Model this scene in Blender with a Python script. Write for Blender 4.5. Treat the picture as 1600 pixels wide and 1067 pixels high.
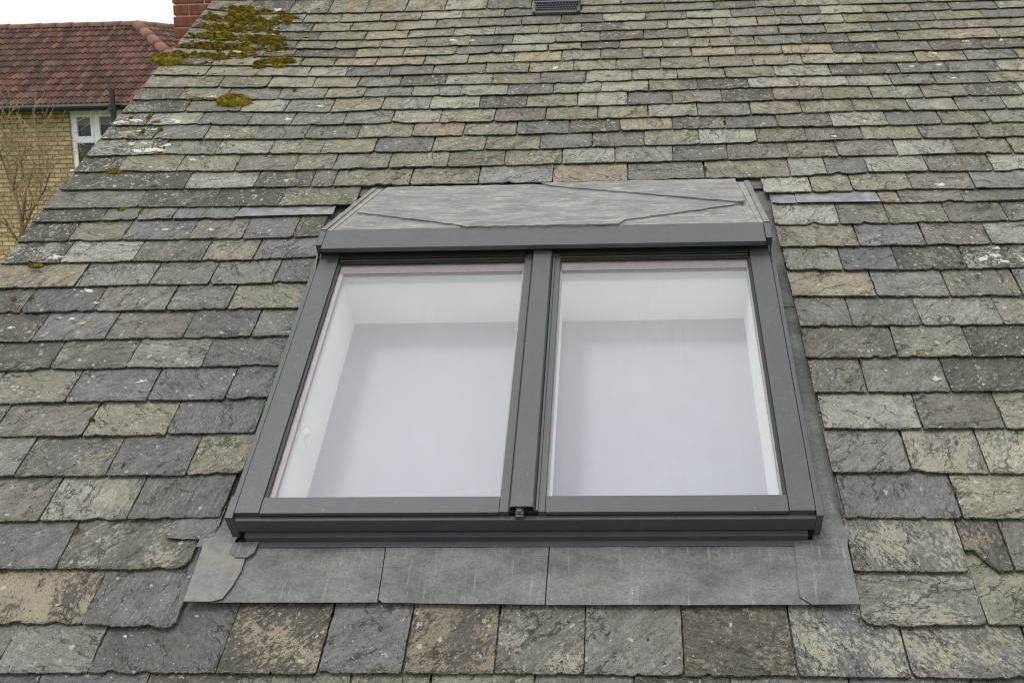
import bpy, bmesh, math, random
import numpy as np
from mathutils import Matrix, Vector

for o in list(bpy.data.objects):
    bpy.data.objects.remove(o, do_unlink=True)
SC = bpy.context.scene
COL = SC.collection

# ---------------------------------------------------------------- camera
PITCH = 0.6056034720847882            # roof slope, radians
O = Vector((0.0, 0.0, 3.0))           # skylight foot, on the roof surface
CAM = O + Vector((0.33783169, -3.28333725, 1.12516159))
cd = bpy.data.cameras.new("camera")
cam = bpy.data.objects.new("camera", cd)
COL.objects.link(cam)
RX = Vector((0.99875406, 0.04599178, -0.01936718))
RY = -Vector((-0.01262548, -0.14259014, -0.98970129))
RZ = -Vector((-0.04827969, 0.9887127, -0.14183181))
mw = Matrix.Identity(4)
for i in range(3):
    mw[i][0] = RX[i]; mw[i][1] = RY[i]; mw[i][2] = RZ[i]; mw[i][3] = CAM[i]
cam.matrix_world = mw
cd.sensor_fit = 'HORIZONTAL'
cd.sensor_width = 36.0
cd.lens = 36.0
cd.shift_x = -0.0635
cd.clip_start = 0.05
cd.clip_end = 2000.0
cd.dof.use_dof = True
cd.dof.focus_distance = 4.0
cd.dof.aperture_fstop = 8.0
SC.camera = cam

# ---------------------------------------------------------------- sky, sun, exposure
SUN = Vector((-0.30, -0.22, 1.0)).normalized()
world = bpy.data.worlds.new("World")
SC.world = world
world.use_nodes = True
wt = world.node_tree
wt.nodes.clear()
wo = wt.nodes.new('ShaderNodeOutputWorld')
bg = wt.nodes.new('ShaderNodeBackground')
bg.inputs['Strength'].default_value = 0.1
sky = wt.nodes.new('ShaderNodeTexSky')
sky.sky_type = 'NISHITA'
sky.sun_disc = False
sky.sun_elevation = math.asin(SUN.z)
sky.sun_rotation = math.atan2(SUN.x, SUN.y)
tc = wt.nodes.new('ShaderNodeTexCoord')
mp = wt.nodes.new('ShaderNodeMapping')
mp.inputs['Scale'].default_value = (1.0, 1.0, 2.6)
wt.links.new(tc.outputs['Generated'], mp.inputs['Vector'])
cn = wt.nodes.new('ShaderNodeTexNoise')
cn.inputs['Scale'].default_value = 2.3
cn.inputs['Detail'].default_value = 6
cn.inputs['Roughness'].default_value = 0.55
wt.links.new(mp.outputs['Vector'], cn.inputs['Vector'])
cr = wt.nodes.new('ShaderNodeValToRGB')
cr.color_ramp.elements[0].position = 0.36
cr.color_ramp.elements[0].color = (0.74, 0.755, 0.79, 1)
cr.color_ramp.elements[1].position = 0.62
cr.color_ramp.elements[1].color = (1.0, 0.995, 0.985, 1)
wt.links.new(cn.outputs['Fac'], cr.inputs['Fac'])
cs = wt.nodes.new('ShaderNodeVectorMath')
cs.operation = 'SCALE'
wt.links.new(cr.outputs['Color'], cs.inputs[0])
# overcast sky: brighter overhead than at the horizon
sxyz = wt.nodes.new('ShaderNodeSeparateXYZ')
wt.links.new(tc.outputs['Generated'], sxyz.inputs[0])
mr_ = wt.nodes.new('ShaderNodeMapRange')
mr_.inputs['From Min'].default_value = 0.0
mr_.inputs['From Max'].default_value = 1.0
mr_.inputs['To Min'].default_value = 10.0
mr_.inputs['To Max'].default_value = 17.0
wt.links.new(sxyz.outputs[2], mr_.inputs['Value'])
wt.links.new(mr_.outputs[0], cs.inputs['Scale'])
mx = wt.nodes.new('ShaderNodeMix')
mx.data_type = 'RGBA'
mx.inputs['Factor'].default_value = 0.93
wt.links.new(sky.outputs['Color'], mx.inputs['A'])
wt.links.new(cs.outputs['Vector'], mx.inputs['B'])
wt.links.new(mx.outputs['Result'], bg.inputs['Color'])
wt.links.new(bg.outputs['Background'], wo.inputs['Surface'])

sd = bpy.data.lights.new("sun", 'SUN')
sd.energy = 1.3
sd.angle = math.radians(12)
sd.color = (1.0, 0.97, 0.92)
so = bpy.data.objects.new("sun", sd)
COL.objects.link(so)
so.rotation_euler = SUN.to_track_quat('Z', 'Y').to_euler()
so.location = (0, -5, 15)

SC.cycles.filter_width = 1.1
SC.cycles.max_bounces = 7
SC.cycles.diffuse_bounces = 3
SC.cycles.glossy_bounces = 3
SC.cycles.transparent_max_bounces = 10

SC.view_settings.view_transform = 'Standard'
SC.view_settings.look = 'None'
SC.view_settings.gamma = 1.0
SC.view_settings.exposure = 0.16
SC.view_settings.use_curve_mapping = False

# ---------------------------------------------------------------- helpers
RM = Matrix.Translation(O) @ Matrix.Rotation(PITCH, 4, 'X')   # roof frame: u right, v up the slope, w out of it


def lin(r, g, b):
    def f(c):
        c /= 255.0
        return c / 12.92 if c <= 0.04045 else ((c + 0.055) / 1.055) ** 2.4
    return (f(r), f(g), f(b))


def tag(o, label=None, cat=None, group=None, kind=None):
    if label: o['label'] = label
    if cat: o['category'] = cat
    if group: o['group'] = group
    if kind: o['kind'] = kind
    return o


def empty(name, loc=(0, 0, 0), roof=True):
    o = bpy.data.objects.new(name, None)
    COL.objects.link(o)
    o.empty_display_size = 0.1
    if roof:
        o.matrix_world = RM @ Matrix.Translation(loc)
    else:
        o.location = loc
    o['base'] = tuple(float(x) for x in loc)
    return o


def mesh_obj(name, verts, faces, mat, parent=None, roof=True, smooth=False, attrs=None):
    """verts in roof (u,v,w) or world coordinates; kept relative to the parent's base"""
    me = bpy.data.meshes.new(name)
    V = np.asarray(verts, float)
    if parent is not None:
        b = parent
        off = np.zeros(3)
        if 'base' in b: off = np.array(b['base'][:])
        elif b.parent is not None and 'base' in b.parent: off = np.array(b.parent['base'][:])
        V = V - off
    me.from_pydata(V.tolist(), [], faces)
    if smooth:
        me.polygons.foreach_set('use_smooth', [True] * len(me.polygons))
    if attrs:
        for k, (typ, data) in attrs.items():
            a = me.attributes.new(k, typ, 'POINT')
            key = {'FLOAT': 'value', 'FLOAT_VECTOR': 'vector', 'FLOAT_COLOR': 'color'}[typ]
            a.data.foreach_set(key, np.asarray(data, np.float32).ravel())
    if mat is not None: me.materials.append(mat)
    me.update()
    o = bpy.data.objects.new(name, me)
    COL.objects.link(o)
    if parent is not None:
        o.parent = parent
    elif roof:
        o.matrix_world = RM
    return o


class MB:
    def __init__(s): s.v = []; s.f = []
    def add(s, vs, fs):
        n = len(s.v); s.v += [tuple(map(float, p)) for p in vs]; s.f += [tuple(i + n for i in f) for f in fs]
    def box(s, u0, u1, v0, v1, w0, w1, bev=0.0):
        if bev <= 0:
            vs = [(u, v, w) for u in (u0, u1) for v in (v0, v1) for w in (w0, w1)]
            s.add(vs, [(0, 1, 3, 2), (4, 6, 7, 5), (0, 4, 5, 1), (2, 3, 7, 6), (0, 2, 6, 4), (1, 5, 7, 3)])
        else:
            bm = bmesh.new()
            bmesh.ops.create_cube(bm, size=1.0)
            for q in bm.verts:
                q.co = Vector(((u0 + u1) / 2 + q.co.x * (u1 - u0), (v0 + v1) / 2 + q.co.y * (v1 - v0), (w0 + w1) / 2 + q.co.z * (w1 - w0)))
            bmesh.ops.bevel(bm, geom=bm.edges[:], offset=bev, segments=2, affect='EDGES', profile=0.6)
            bm.verts.index_update()
            s.add([q.co for q in bm.verts], [[q.index for q in f.verts] for f in bm.faces])
            bm.free()
    def prism_u(s, prof, u0, u1):           # profile in (v,w), extruded along u
        n = len(prof)
        vs = [(u0, a, b) for a, b in prof] + [(u1, a, b) for a, b in prof]
        s.add(vs, [tuple(range(n))[::-1], tuple(range(n, 2 * n))] + [(i, (i + 1) % n, n + (i + 1) % n, n + i) for i in range(n)])
    def prism_v(s, prof, v0, v1):           # profile in (u,w), extruded along v
        n = len(prof)
        vs = [(a, v0, b) for a, b in prof] + [(a, v1, b) for a, b in prof]
        s.add(vs, [tuple(range(n)), tuple(range(n, 2 * n))[::-1]] + [(i, n + i, n + (i + 1) % n, (i + 1) % n) for i in range(n)])
    def plate(s, poly, thick, wfun):        # polygon in (u,v) laid at wfun(u,v) with a thickness
        n = len(poly)
        vs = [(u, v, wfun(u, v)) for u, v in poly] + [(u, v, wfun(u, v) - thick) for u, v in poly]
        s.add(vs, [tuple(range(n)), tuple(range(n, 2 * n))[::-1]] + [(i, n + i, n + (i + 1) % n, (i + 1) % n) for i in range(n)])
    def tube(s, pts, rad, k=6):
        rings = []
        P = [Vector(p) for p in pts]
        base = len(s.v)
        for i, p in enumerate(P):
            d = (P[min(i + 1, len(P) - 1)] - P[max(i - 1, 0)])
            d = d.normalized() if d.length > 1e-9 else Vector((0, 0, 1))
            a = d.cross(Vector((0.3, 0.2, 0.93)))
            a = a.normalized() if a.length > 1e-4 else Vector((1, 0, 0))
            b = d.cross(a)
            r = rad[i] if hasattr(rad, '__len__') else rad
            for j in range(k):
                t = 2 * math.pi * j / k
                s.v.append(tuple(p + a * (r * math.cos(t)) + b * (r * math.sin(t))))
        for i in range(len(P) - 1):
            for j in range(k):
                s.f.append((base + i * k + j, base + i * k + (j + 1) % k, base + (i + 1) * k + (j + 1) % k, base + (i + 1) * k + j))
        s.f.append(tuple(base + j for j in range(k))[::-1])
        s.f.append(tuple(base + (len(P) - 1) * k + j for j in range(k)))
    def build(s, name, mat, parent=None, roof=True, smooth=False):
        o = mesh_obj(name, s.v, s.f, mat, parent, roof, smooth)
        bm = bmesh.new(); bm.from_mesh(o.data)
        bmesh.ops.recalc_face_normals(bm, faces=bm.faces[:])
        bm.to_mesh(o.data); bm.free()
        return o


# ---------------------------------------------------------------- node helpers
class NT:
    def __init__(s, name):
        s.m = bpy.data.materials.new(name); s.m.use_nodes = True
        s.t = s.m.node_tree; s.t.nodes.clear()
        s.out = s.t.nodes.new('ShaderNodeOutputMaterial')
    def n(s, typ, **kw):
        q = s.t.nodes.new('ShaderNode' + typ)
        for k, v in kw.items(): setattr(q, k, v)
        return q
    def put(s, sock, val):
        if isinstance(val, bpy.types.NodeSocket): s.t.links.new(val, sock)
        else:
            try: sock.default_value = val
            except Exception: sock.default_value = tuple(val) + (1.0,)
    def attr(s, name, out='Vector'):
        q = s.n('Attribute'); q.attribute_name = name; return q.outputs[out]
    def math(s, op, a, b=None, c=None, clamp=False):
        q = s.n('Math', operation=op); q.use_clamp = clamp
        s.put(q.inputs[0], a)
        if b is not None: s.put(q.inputs[1], b)
        if c is not None: s.put(q.inputs[2], c)
        return q.outputs[0]
    def vmul(s, a, b):
        q = s.n('VectorMath', operation='MULTIPLY'); s.put(q.inputs[0], a); s.put(q.inputs[1], b); return q.outputs[0]
    def scale(s, a, k):
        q = s.n('VectorMath', operation='SCALE'); s.put(q.inputs[0], a); s.put(q.inputs['Scale'], k); return q.outputs[0]
    def noise(s, vec, scale=1.0, detail=3.0, rough=0.5, dist=0.0):
        q = s.n('TexNoise'); s.put(q.inputs['Vector'], vec); s.put(q.inputs['Scale'], scale)
        s.put(q.inputs['Detail'], detail); s.put(q.inputs['Roughness'], rough); s.put(q.inputs['Distortion'], dist)
        return q.outputs['Fac']
    def voro(s, vec, scale):
        q = s.n('TexVoronoi'); s.put(q.inputs['Vector'], vec); s.put(q.inputs['Scale'], scale)
        return q.outputs['Distance'], q.outputs['Color']
    def ramp(s, x, a, b, lo=0.0, hi=1.0):
        q = s.n('MapRange', interpolation_type='SMOOTHSTEP')
        s.put(q.inputs['Value'], x); s.put(q.inputs['From Min'], a); s.put(q.inputs['From Max'], b)
        s.put(q.inputs['To Min'], lo); s.put(q.inputs['To Max'], hi)
        return q.outputs[0]
    def mix(s, f, a, b):
        q = s.n('Mix', data_type='RGBA'); s.put(q.inputs['Factor'], f); s.put(q.inputs['A'], a); s.put(q.inputs['B'], b)
        return q.outputs['Result']
    def sep(s, c):
        q = s.n('SeparateColor'); s.put(q.inputs[0], c); return q.outputs
    def bump(s, h, strength=0.5, dist=0.002):
        q = s.n('Bump'); s.put(q.inputs['Height'], h); s.put(q.inputs['Strength'], strength); s.put(q.inputs['Distance'], dist)
        return q.outputs[0]
    def pbr(s, col, rough=0.7, metal=0.0, normal=None, spec=0.5):
        q = s.n('BsdfPrincipled')
        s.put(q.inputs['Base Color'], col); s.put(q.inputs['Roughness'], rough); s.put(q.inputs['Metallic'], metal)
        s.put(q.inputs['Specular IOR Level'], spec)
        if normal is not None: s.put(q.inputs['Normal'], normal)
        s.t.links.new(q.outputs[0], s.out.inputs[0])
        return s.m


def m_slate():
    s = NT('slate')
    loc = s.attr('loc'); tint = s.attr('tint', 'Color'); tint2 = s.attr('tint2', 'Color')
    pa = s.n('Attribute'); pa.attribute_name = 'par'
    pr = s.sep(pa.outputs['Color']); stk = pa.outputs['Alpha']; edge = s.attr('edge', 'Fac')
    roofp = s.n('TexCoord').outputs['Object']
    def n2(vec, detail, rough, dist=0.0, col=False):
        q = s.n('TexNoise', noise_dimensions='2D'); s.put(q.inputs['Vector'], vec); s.put(q.inputs['Scale'], 1.0)
        s.put(q.inputs['Detail'], detail); s.put(q.inputs['Roughness'], rough); s.put(q.inputs['Distortion'], dist)
        return q.outputs['Color' if col else 'Fac']
    def vo(vec, scale, feature='F1'):
        q = s.n('TexVoronoi', voronoi_dimensions='2D', feature=feature); s.put(q.inputs['Vector'], vec); s.put(q.inputs['Scale'], scale)
        return q
    mid = n2(s.vmul(loc, (46, 80, 1)), 5, 0.74, 0.3)
    streak = n2(s.vmul(loc, (12, 120, 1)), 3, 0.65)
    blotch = n2(s.vmul(loc, (10, 16, 1)), 3, 0.6)
    fine = n2(s.vmul(loc, (190, 290, 1)), 2, 0.75)
    def c0(x, k): return s.math('MULTIPLY', s.math('SUBTRACT', x, 0.5), k)
    k = s.math('ADD', s.math('MULTIPLY', c0(streak, 1.2), stk), c0(blotch, 1.0))
    k = s.math('ADD', k, c0(fine, 1.5))
    k = s.math('ADD', k, c0(mid, 1.7))
    k = s.math('MAXIMUM', s.math('ADD', k, 1.0), 0.25)
    col = s.scale(tint, k)
    # weathered pale / tan patches
    mo2 = n2(s.vmul(loc, (6, 9, 1)), 2, 0.5)
    mo = s.math('ADD', s.math('MULTIPLY', mid, 0.62), s.math('MULTIPLY', mo2, 0.38))
    th = s.math('MULTIPLY_ADD', pr[0], -0.19, 0.655)
    mf = s.ramp(s.math('SUBTRACT', mo, th), -0.03, 0.05)
    col = s.mix(s.math('MULTIPLY', mf, 0.75), col, s.scale(tint2, s.math('ADD', 1.0, c0(fine, 1.4))))
    # brown grime lying across neighbouring slates
    g1 = s.noise(roofp, 1.7, 3, 0.6); g2 = s.noise(roofp, 13.0, 3, 0.7)
    gs = s.math('ADD', s.math('MULTIPLY', g1, 0.5), s.math('MULTIPLY', g2, 0.5))
    col = s.mix(s.ramp(gs, 0.46, 0.66, 0.0, 0.5), col, s.scale(s.mix(g2, lin(70, 64, 54) + (1,), lin(92, 88, 74) + (1,)), k))
    # lichen crust speckle
    wob = s.n('VectorMath', operation='ADD'); s.put(wob.inputs[0], loc)
    s.put(wob.inputs[1], s.scale(n2(s.vmul(loc, (75, 75, 1)), 2, 0.6, 0, True), 0.022)); lw = wob.outputs[0]
    q = vo(lw, 48); d = q.outputs['Distance']; cc = s.sep(q.outputs['Color'])
    lf = s.math('MULTIPLY', s.ramp(s.math('SUBTRACT', d, s.math('MULTIPLY', cc[1], 0.40)), 0.02, -0.03), s.math('LESS_THAN', cc[0], s.math('MULTIPLY', pr[1], 0.55)))
    col = s.mix(s.math('MULTIPLY', lf, 0.75), col, s.scale(s.mix(cc[2], lin(176, 175, 164) + (1,), lin(128, 126, 110) + (1,)), s.math('ADD', 1.0, c0(fine, 1.0))))
    # black lichen dots, pits, and pale grit
    df = s.math('MULTIPLY', s.ramp(s.math('SUBTRACT', d, s.math('MULTIPLY', cc[2], 0.17)), 0.035, 0.005), s.math('GREATER_THAN', cc[0], 0.89))
    q = vo(loc, 85); d2 = q.outputs['Distance']; c2 = s.sep(q.outputs['Color'])
    df2 = s.math('MULTIPLY', s.ramp(s.math('SUBTRACT', d2, s.math('MULTIPLY', c2[1], 0.20)), 0.04, 0.0), s.math('GREATER_THAN', c2[0], 0.93))
    df = s.math('MAXIMUM', df, df2)
    col = s.mix(s.math('MULTIPLY', df, 0.88), col, lin(34, 32, 30) + (1,))
    gf = s.math('MULTIPLY', s.ramp(s.math('SUBTRACT', d2, s.math('MULTIPLY', c2[1], 0.20)), 0.04, 0.0), s.math('LESS_THAN', c2[0], 0.045))
    col = s.mix(s.math('MULTIPLY', gf, 0.85), col, lin(186, 185, 176) + (1,))
    # delaminated layers: each torn facet sits at its own level, grime and step shadow coloured into the crack between
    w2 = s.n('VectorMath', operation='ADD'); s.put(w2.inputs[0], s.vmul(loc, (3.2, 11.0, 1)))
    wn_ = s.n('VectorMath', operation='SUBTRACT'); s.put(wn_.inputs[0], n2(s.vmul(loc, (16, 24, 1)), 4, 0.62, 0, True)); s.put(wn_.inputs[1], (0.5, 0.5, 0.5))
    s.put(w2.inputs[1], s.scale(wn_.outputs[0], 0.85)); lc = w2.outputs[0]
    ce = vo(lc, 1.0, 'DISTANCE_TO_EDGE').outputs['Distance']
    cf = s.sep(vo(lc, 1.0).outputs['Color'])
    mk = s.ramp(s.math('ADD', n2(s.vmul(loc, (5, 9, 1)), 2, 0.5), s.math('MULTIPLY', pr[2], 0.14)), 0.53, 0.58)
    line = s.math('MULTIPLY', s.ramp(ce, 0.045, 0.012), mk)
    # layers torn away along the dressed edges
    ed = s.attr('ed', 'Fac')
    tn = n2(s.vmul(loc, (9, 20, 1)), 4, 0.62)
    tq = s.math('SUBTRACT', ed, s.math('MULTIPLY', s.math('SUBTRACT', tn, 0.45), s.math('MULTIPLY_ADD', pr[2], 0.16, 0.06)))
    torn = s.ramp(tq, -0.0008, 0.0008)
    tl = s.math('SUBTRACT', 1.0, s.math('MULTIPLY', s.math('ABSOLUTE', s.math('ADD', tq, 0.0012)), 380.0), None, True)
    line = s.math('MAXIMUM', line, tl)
    col = s.mix(s.math('MULTIPLY', line, 0.78), col, lin(36, 34, 31) + (1,))  # dark colour for dirt plus painted shadow along cracks and torn edges
    # broken, dirty edges
    ec = s.mix(s.ramp(n2(s.vmul(loc, (110, 110, 1)), 2, 0.6), 0.42, 0.62), lin(38, 36, 32) + (1,), lin(132, 128, 108) + (1,))
    col = s.mix(s.math('MULTIPLY', edge, 0.85), col, ec)
    h = s.math('ADD', s.math('MULTIPLY', s.math('MULTIPLY', cf[0], mk), 1.0), s.math('MULTIPLY', torn, 0.9))
    h = s.math('ADD', h, s.math('MULTIPLY', fine, 0.5))
    h = s.math('ADD', h, s.math('MULTIPLY', s.math('MULTIPLY', streak, stk), 0.7))
    h = s.math('ADD', h, s.math('MULTIPLY', mid, 1.6))
    return s.pbr(col, s.math('MULTIPLY_ADD', fine, 0.3, 0.5), 0, s.bump(h, 1.0, 0.0038), 0.35)


def m_metal_paint():
    s = NT('grey_powder_coat')
    tcn = s.n('TexCoord'); v = tcn.outputs['Object']
    fine = s.noise(v, 380, 3, 0.8)
    big = s.noise(v, 5, 4, 0.6)
    dirt = s.ramp(s.noise(v, 22, 6, 0.7), 0.5, 0.75)
    d, c = s.voro(v, 42); cc = s.sep(c)
    sp = s.math('MULTIPLY', s.ramp(d, 0.075, 0.045), s.math('LESS_THAN', cc[0], 0.30))
    base = s.mix(big, lin(56, 59, 61) + (1,), lin(67, 70, 72) + (1,))
    base = s.mix(s.ramp(fine, 0.42, 0.72, 0.0, 0.6), base, lin(96, 100, 101) + (1,))
    base = s.mix(s.math('MULTIPLY', dirt, 0.30), base, lin(100, 98, 90) + (1,))
    base = s.mix(s.math('MULTIPLY', sp, 0.8), base, s.mix(s.math('LESS_THAN', cc[1], 0.45), lin(190, 188, 180) + (1,), lin(52, 52, 50) + (1,)))
    return s.pbr(base, s.math('MULTIPLY_ADD', big, 0.18, 0.38), 0, s.bump(fine, 0.12, 0.0006), 0.45)


def m_dark_trim():
    s = NT('black_trim')
    v = s.n('TexCoord').outputs['Object']
    n1 = s.noise(v, 60, 4, 0.6)
    d, c = s.voro(v, 70); cc = s.sep(c)
    sp = s.math('MULTIPLY', s.ramp(d, 0.1, 0.06), s.math('LESS_THAN', cc[0], 0.12))
    base = s.mix(n1, lin(26, 26, 26) + (1,), lin(44, 44, 42) + (1,))
    base = s.mix(s.math('MULTIPLY', sp, 0.7), base, lin(150, 148, 138) + (1,))
    return s.pbr(base, 0.5, 0, None, 0.4)


def m_plain(name, rgb, rough=0.6, var=0.15, scale=20, metal=0.0, spec=0.5, rgb2=None, bumpd=0.0):
    s = NT(name)
    v = s.n('TexCoord').outputs['Object']
    n1 = s.noise(v, scale, 5, 0.6)
    c1 = lin(*rgb); c2 = lin(*rgb2) if rgb2 else tuple(min(1, x * (1 + 2 * var)) for x in c1)
    c0 = c1 if rgb2 else tuple(x * (1 - var) for x in c1)
    base = s.mix(s.ramp(n1, 0.3, 0.7), c0 + (1,), c2 + (1,))
    nm = s.bump(n1, 0.5, bumpd) if bumpd > 0 else None
    return s.pbr(base, rough, metal, nm, spec)


def m_lead():
    s = NT('lead_sheet')
    v = s.n('TexCoord').outputs['Object']
    a = s.noise(s.vmul(v, (4, 7, 4)), 1, 6, 0.72, 0.0)
    b = s.noise(v, 45, 5, 0.8, 0.0)
    c_ = s.noise(s.vmul(v, (110, 240, 100)), 1, 3, 0.7, 0.0)
    d, c = s.voro(v, 55); cc = s.sep(c)
    sp = s.math('MULTIPLY', s.ramp(d, 0.1, 0.06), s.math('LESS_THAN', cc[0], 0.12))
    base = s.mix(s.ramp(a, 0.3, 0.68), lin(68, 70, 70) + (1,), lin(114, 116, 114) + (1,))
    base = s.mix(s.ramp(b, 0.42, 0.8, 0, 0.55), base, lin(124, 126, 122) + (1,))
    base = s.mix(s.ramp(s.noise(v, 7, 5, 0.7), 0.5, 0.75, 0, 0.55), base, lin(104, 98, 82) + (1,))
    base = s.mix(s.ramp(c_, 0.42, 0.66, 0, 0.55), base, lin(66, 69, 70) + (1,))
    run = s.noise(s.vmul(v, (60, 5, 5)), 1, 4, 0.7)
    base = s.mix(s.ramp(run, 0.56, 0.7, 0, 0.4), base, lin(150, 150, 145) + (1,))
    base = s.mix(s.math('MULTIPLY', sp, 0.85), base, s.mix(s.math('LESS_THAN', cc[1], 0.4), lin(200, 198, 190) + (1,), lin(50, 48, 44) + (1,)))
    h = s.math('ADD', s.math('MULTIPLY', a, 2.2), s.math('MULTIPLY', c_, 0.5))
    return s.pbr(base, s.math('MULTIPLY_ADD', b, 0.3, 0.45), 0.1, s.bump(h, 0.7, 0.003), 0.4)


def m_tray_slate():
    s = NT('riven_tray_slate')
    v = s.n('TexCoord').outputs['Object']
    a = s.noise(s.vmul(v, (5, 18, 15)), 1, 6, 0.72, 0.5)
    b = s.noise(s.vmul(v, (13, 42, 34)), 1, 5, 0.68, 0.5)
    base = s.mix(s.ramp(a, 0.35, 0.7), lin(98, 101, 102) + (1,), lin(136, 137, 132) + (1,))
    base = s.mix(s.ramp(b, 0.54, 0.68, 0, 0.8), base, lin(166, 159, 132) + (1,))
    base = s.mix(s.ramp(s.noise(v, 4, 5, 0.7), 0.5, 0.72, 0, 0.4), base, lin(104, 100, 90) + (1,))
    base = s.mix(s.ramp(s.noise(v, 60, 4, 0.6), 0.66, 0.76, 0, 0.7), base, lin(70, 72, 70) + (1,))
    return s.pbr(base, 0.55, 0, s.bump(s.math('ADD', a, b), 0.6, 0.003), 0.4)


def m_glass():
    s = NT('window_glass')
    v = s.n('TexCoord').outputs['Object']
    lwn = s.n('LayerWeight'); lwn.inputs['Blend'].default_value = 0.5
    fz = s.math('MULTIPLY_ADD', s.math('POWER', lwn.outputs['Facing'], 4.0), 0.9, 0.042)
    tr = s.n('BsdfTransparent'); tr.inputs['Color'].default_value = (0.995, 0.995, 0.995, 1)
    gl = s.n('BsdfGlossy'); gl.inputs['Roughness'].default_value = 0.0
    m1 = s.n('MixShader'); s.put(m1.inputs[0], fz)
    s.t.links.new(tr.outputs[0], m1.inputs[1]); s.t.links.new(gl.outputs[0], m1.inputs[2])
    # thin film of dust and dried runs
    a = s.noise(s.vmul(v, (26, 4, 1)), 1, 5, 0.65, 0.6)
    b = s.noise(v, 3.5, 3, 0.5)
    d, c = s.voro(v, 38); cc = s.sep(c)
    sp = s.math('MULTIPLY', s.ramp(d, 0.055, 0.03), s.math('LESS_THAN', cc[0], 0.07))
    f = s.math('MULTIPLY', s.ramp(a, 0.45, 0.8), s.ramp(b, 0.45, 0.7))
    f = s.math('MULTIPLY_ADD', f, 0.02, 0.004)
    f = s.math('MAXIMUM', f, s.math('MULTIPLY', sp, 0.85))
    df = s.n('BsdfDiffuse'); s.put(df.inputs['Color'], s.mix(s.math('MULTIPLY', sp, s.math('LESS_THAN', cc[1], 0.65)), lin(225, 226, 228) + (1,), lin(60, 58, 54) + (1,)))
    m2 = s.n('MixShader'); s.put(m2.inputs[0], f)
    s.t.links.new(m1.outputs[0], m2.inputs[1]); s.t.links.new(df.outputs[0], m2.inputs[2])
    s.t.links.new(m2.outputs[0], s.out.inputs[0])
    return s.m


def m_moss():
    s = NT('moss')
    v = s.n('TexCoord').outputs['Object']
    a = s.noise(v, 45, 4, 0.6)
    b = s.noise(v, 260, 3, 0.6)
    base = s.mix(s.ramp(a, 0.35, 0.65), lin(72, 66, 20) + (1,), lin(138, 122, 38) + (1,))
    base = s.mix(s.ramp(b, 0.5, 0.75, 0, 0.6), base, lin(66, 64, 18) + (1,))
    return s.pbr(base, 0.9, 0, s.bump(b, 0.8, 0.006), 0.1)


def m_lichen():
    s = NT('lichen')
    v = s.n('TexCoord').outputs['Object']
    t = s.attr('tint', 'Color')
    a = s.noise(v, 110, 4, 0.6)
    base = s.scale(t, s.math('MULTIPLY_ADD', a, 0.7, 0.62))
    return s.pbr(base, 0.9, 0, s.bump(a, 0.5, 0.002), 0.1)


def m_brick(name, ca, cb, cm, w=0.225, h=0.075, mortar=0.011):
    s = NT(name)
    g = s.n('NewGeometry').outputs['Position']
    sx = s.n('SeparateXYZ'); s.put(sx.inputs[0], g)
    nrm = s.n('SeparateXYZ'); s.put(nrm.inputs[0], s.n('NewGeometry').outputs['Normal'])
    side = s.math('GREATER_THAN', s.math('ABSOLUTE', nrm.outputs[0]), 0.7)
    al = s.math('ADD', s.math('MULTIPLY', sx.outputs[0], s.math('SUBTRACT', 1.0, side)), s.math('MULTIPLY', sx.outputs[1], side))
    cb_ = s.n('CombineXYZ'); s.put(cb_.inputs[0], al); s.put(cb_.inputs[1], sx.outputs[2])
    br = s.n('TexBrick'); br.offset = 0.5
    s.put(br.inputs['Vector'], cb_.outputs[0]); s.put(br.inputs['Scale'], 1.0)
    s.put(br.inputs['Brick Width'], w); s.put(br.inputs['Row Height'], h); s.put(br.inputs['Mortar Size'], mortar)
    s.put(br.inputs['Mortar Smooth'], 0.2); s.put(br.inputs['Bias'], 0.0)
    s.put(br.inputs['Color1'], lin(*ca) + (1,)); s.put(br.inputs['Color2'], lin(*cb) + (1,)); s.put(br.inputs['Mortar'], lin(*cm) + (1,))
    n1 = s.noise(g, 3.0, 5, 0.65); n2 = s.noise(g, 30, 4, 0.6)
    col = s.scale(br.outputs['Color'], s.math('MULTIPLY_ADD', n1, 0.7, 0.62))
    col = s.scale(col, s.math('MULTIPLY_ADD', n2, 0.5, 0.75))
    h_ = s.math('SUBTRACT', s.math('MULTIPLY', n2, 0.3), br.outputs['Fac'])
    return s.pbr(col, 0.85, 0, s.bump(h_, 0.8, 0.008), 0.2)


def m_tile():
    s = NT('clay_tile')
    t = s.attr('tint', 'Color')
    g = s.n('NewGeometry').outputs['Position']
    a = s.noise(g, 1.6, 5, 0.65); b = s.noise(g, 14, 5, 0.65)
    col = s.scale(t, s.math('MULTIPLY_ADD', a, 0.8, 0.55))
    col = s.mix(s.ramp(b, 0.60, 0.72, 0, 0.55), col, lin(150, 134, 118) + (1,))
    col = s.mix(s.ramp(s.noise(g, 7, 4, 0.6), 0.58, 0.7, 0, 0.5), col, lin(62, 52, 46) + (1,))
    return s.pbr(col, 0.85, 0, s.bump(b, 0.4, 0.01), 0.2)


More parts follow.
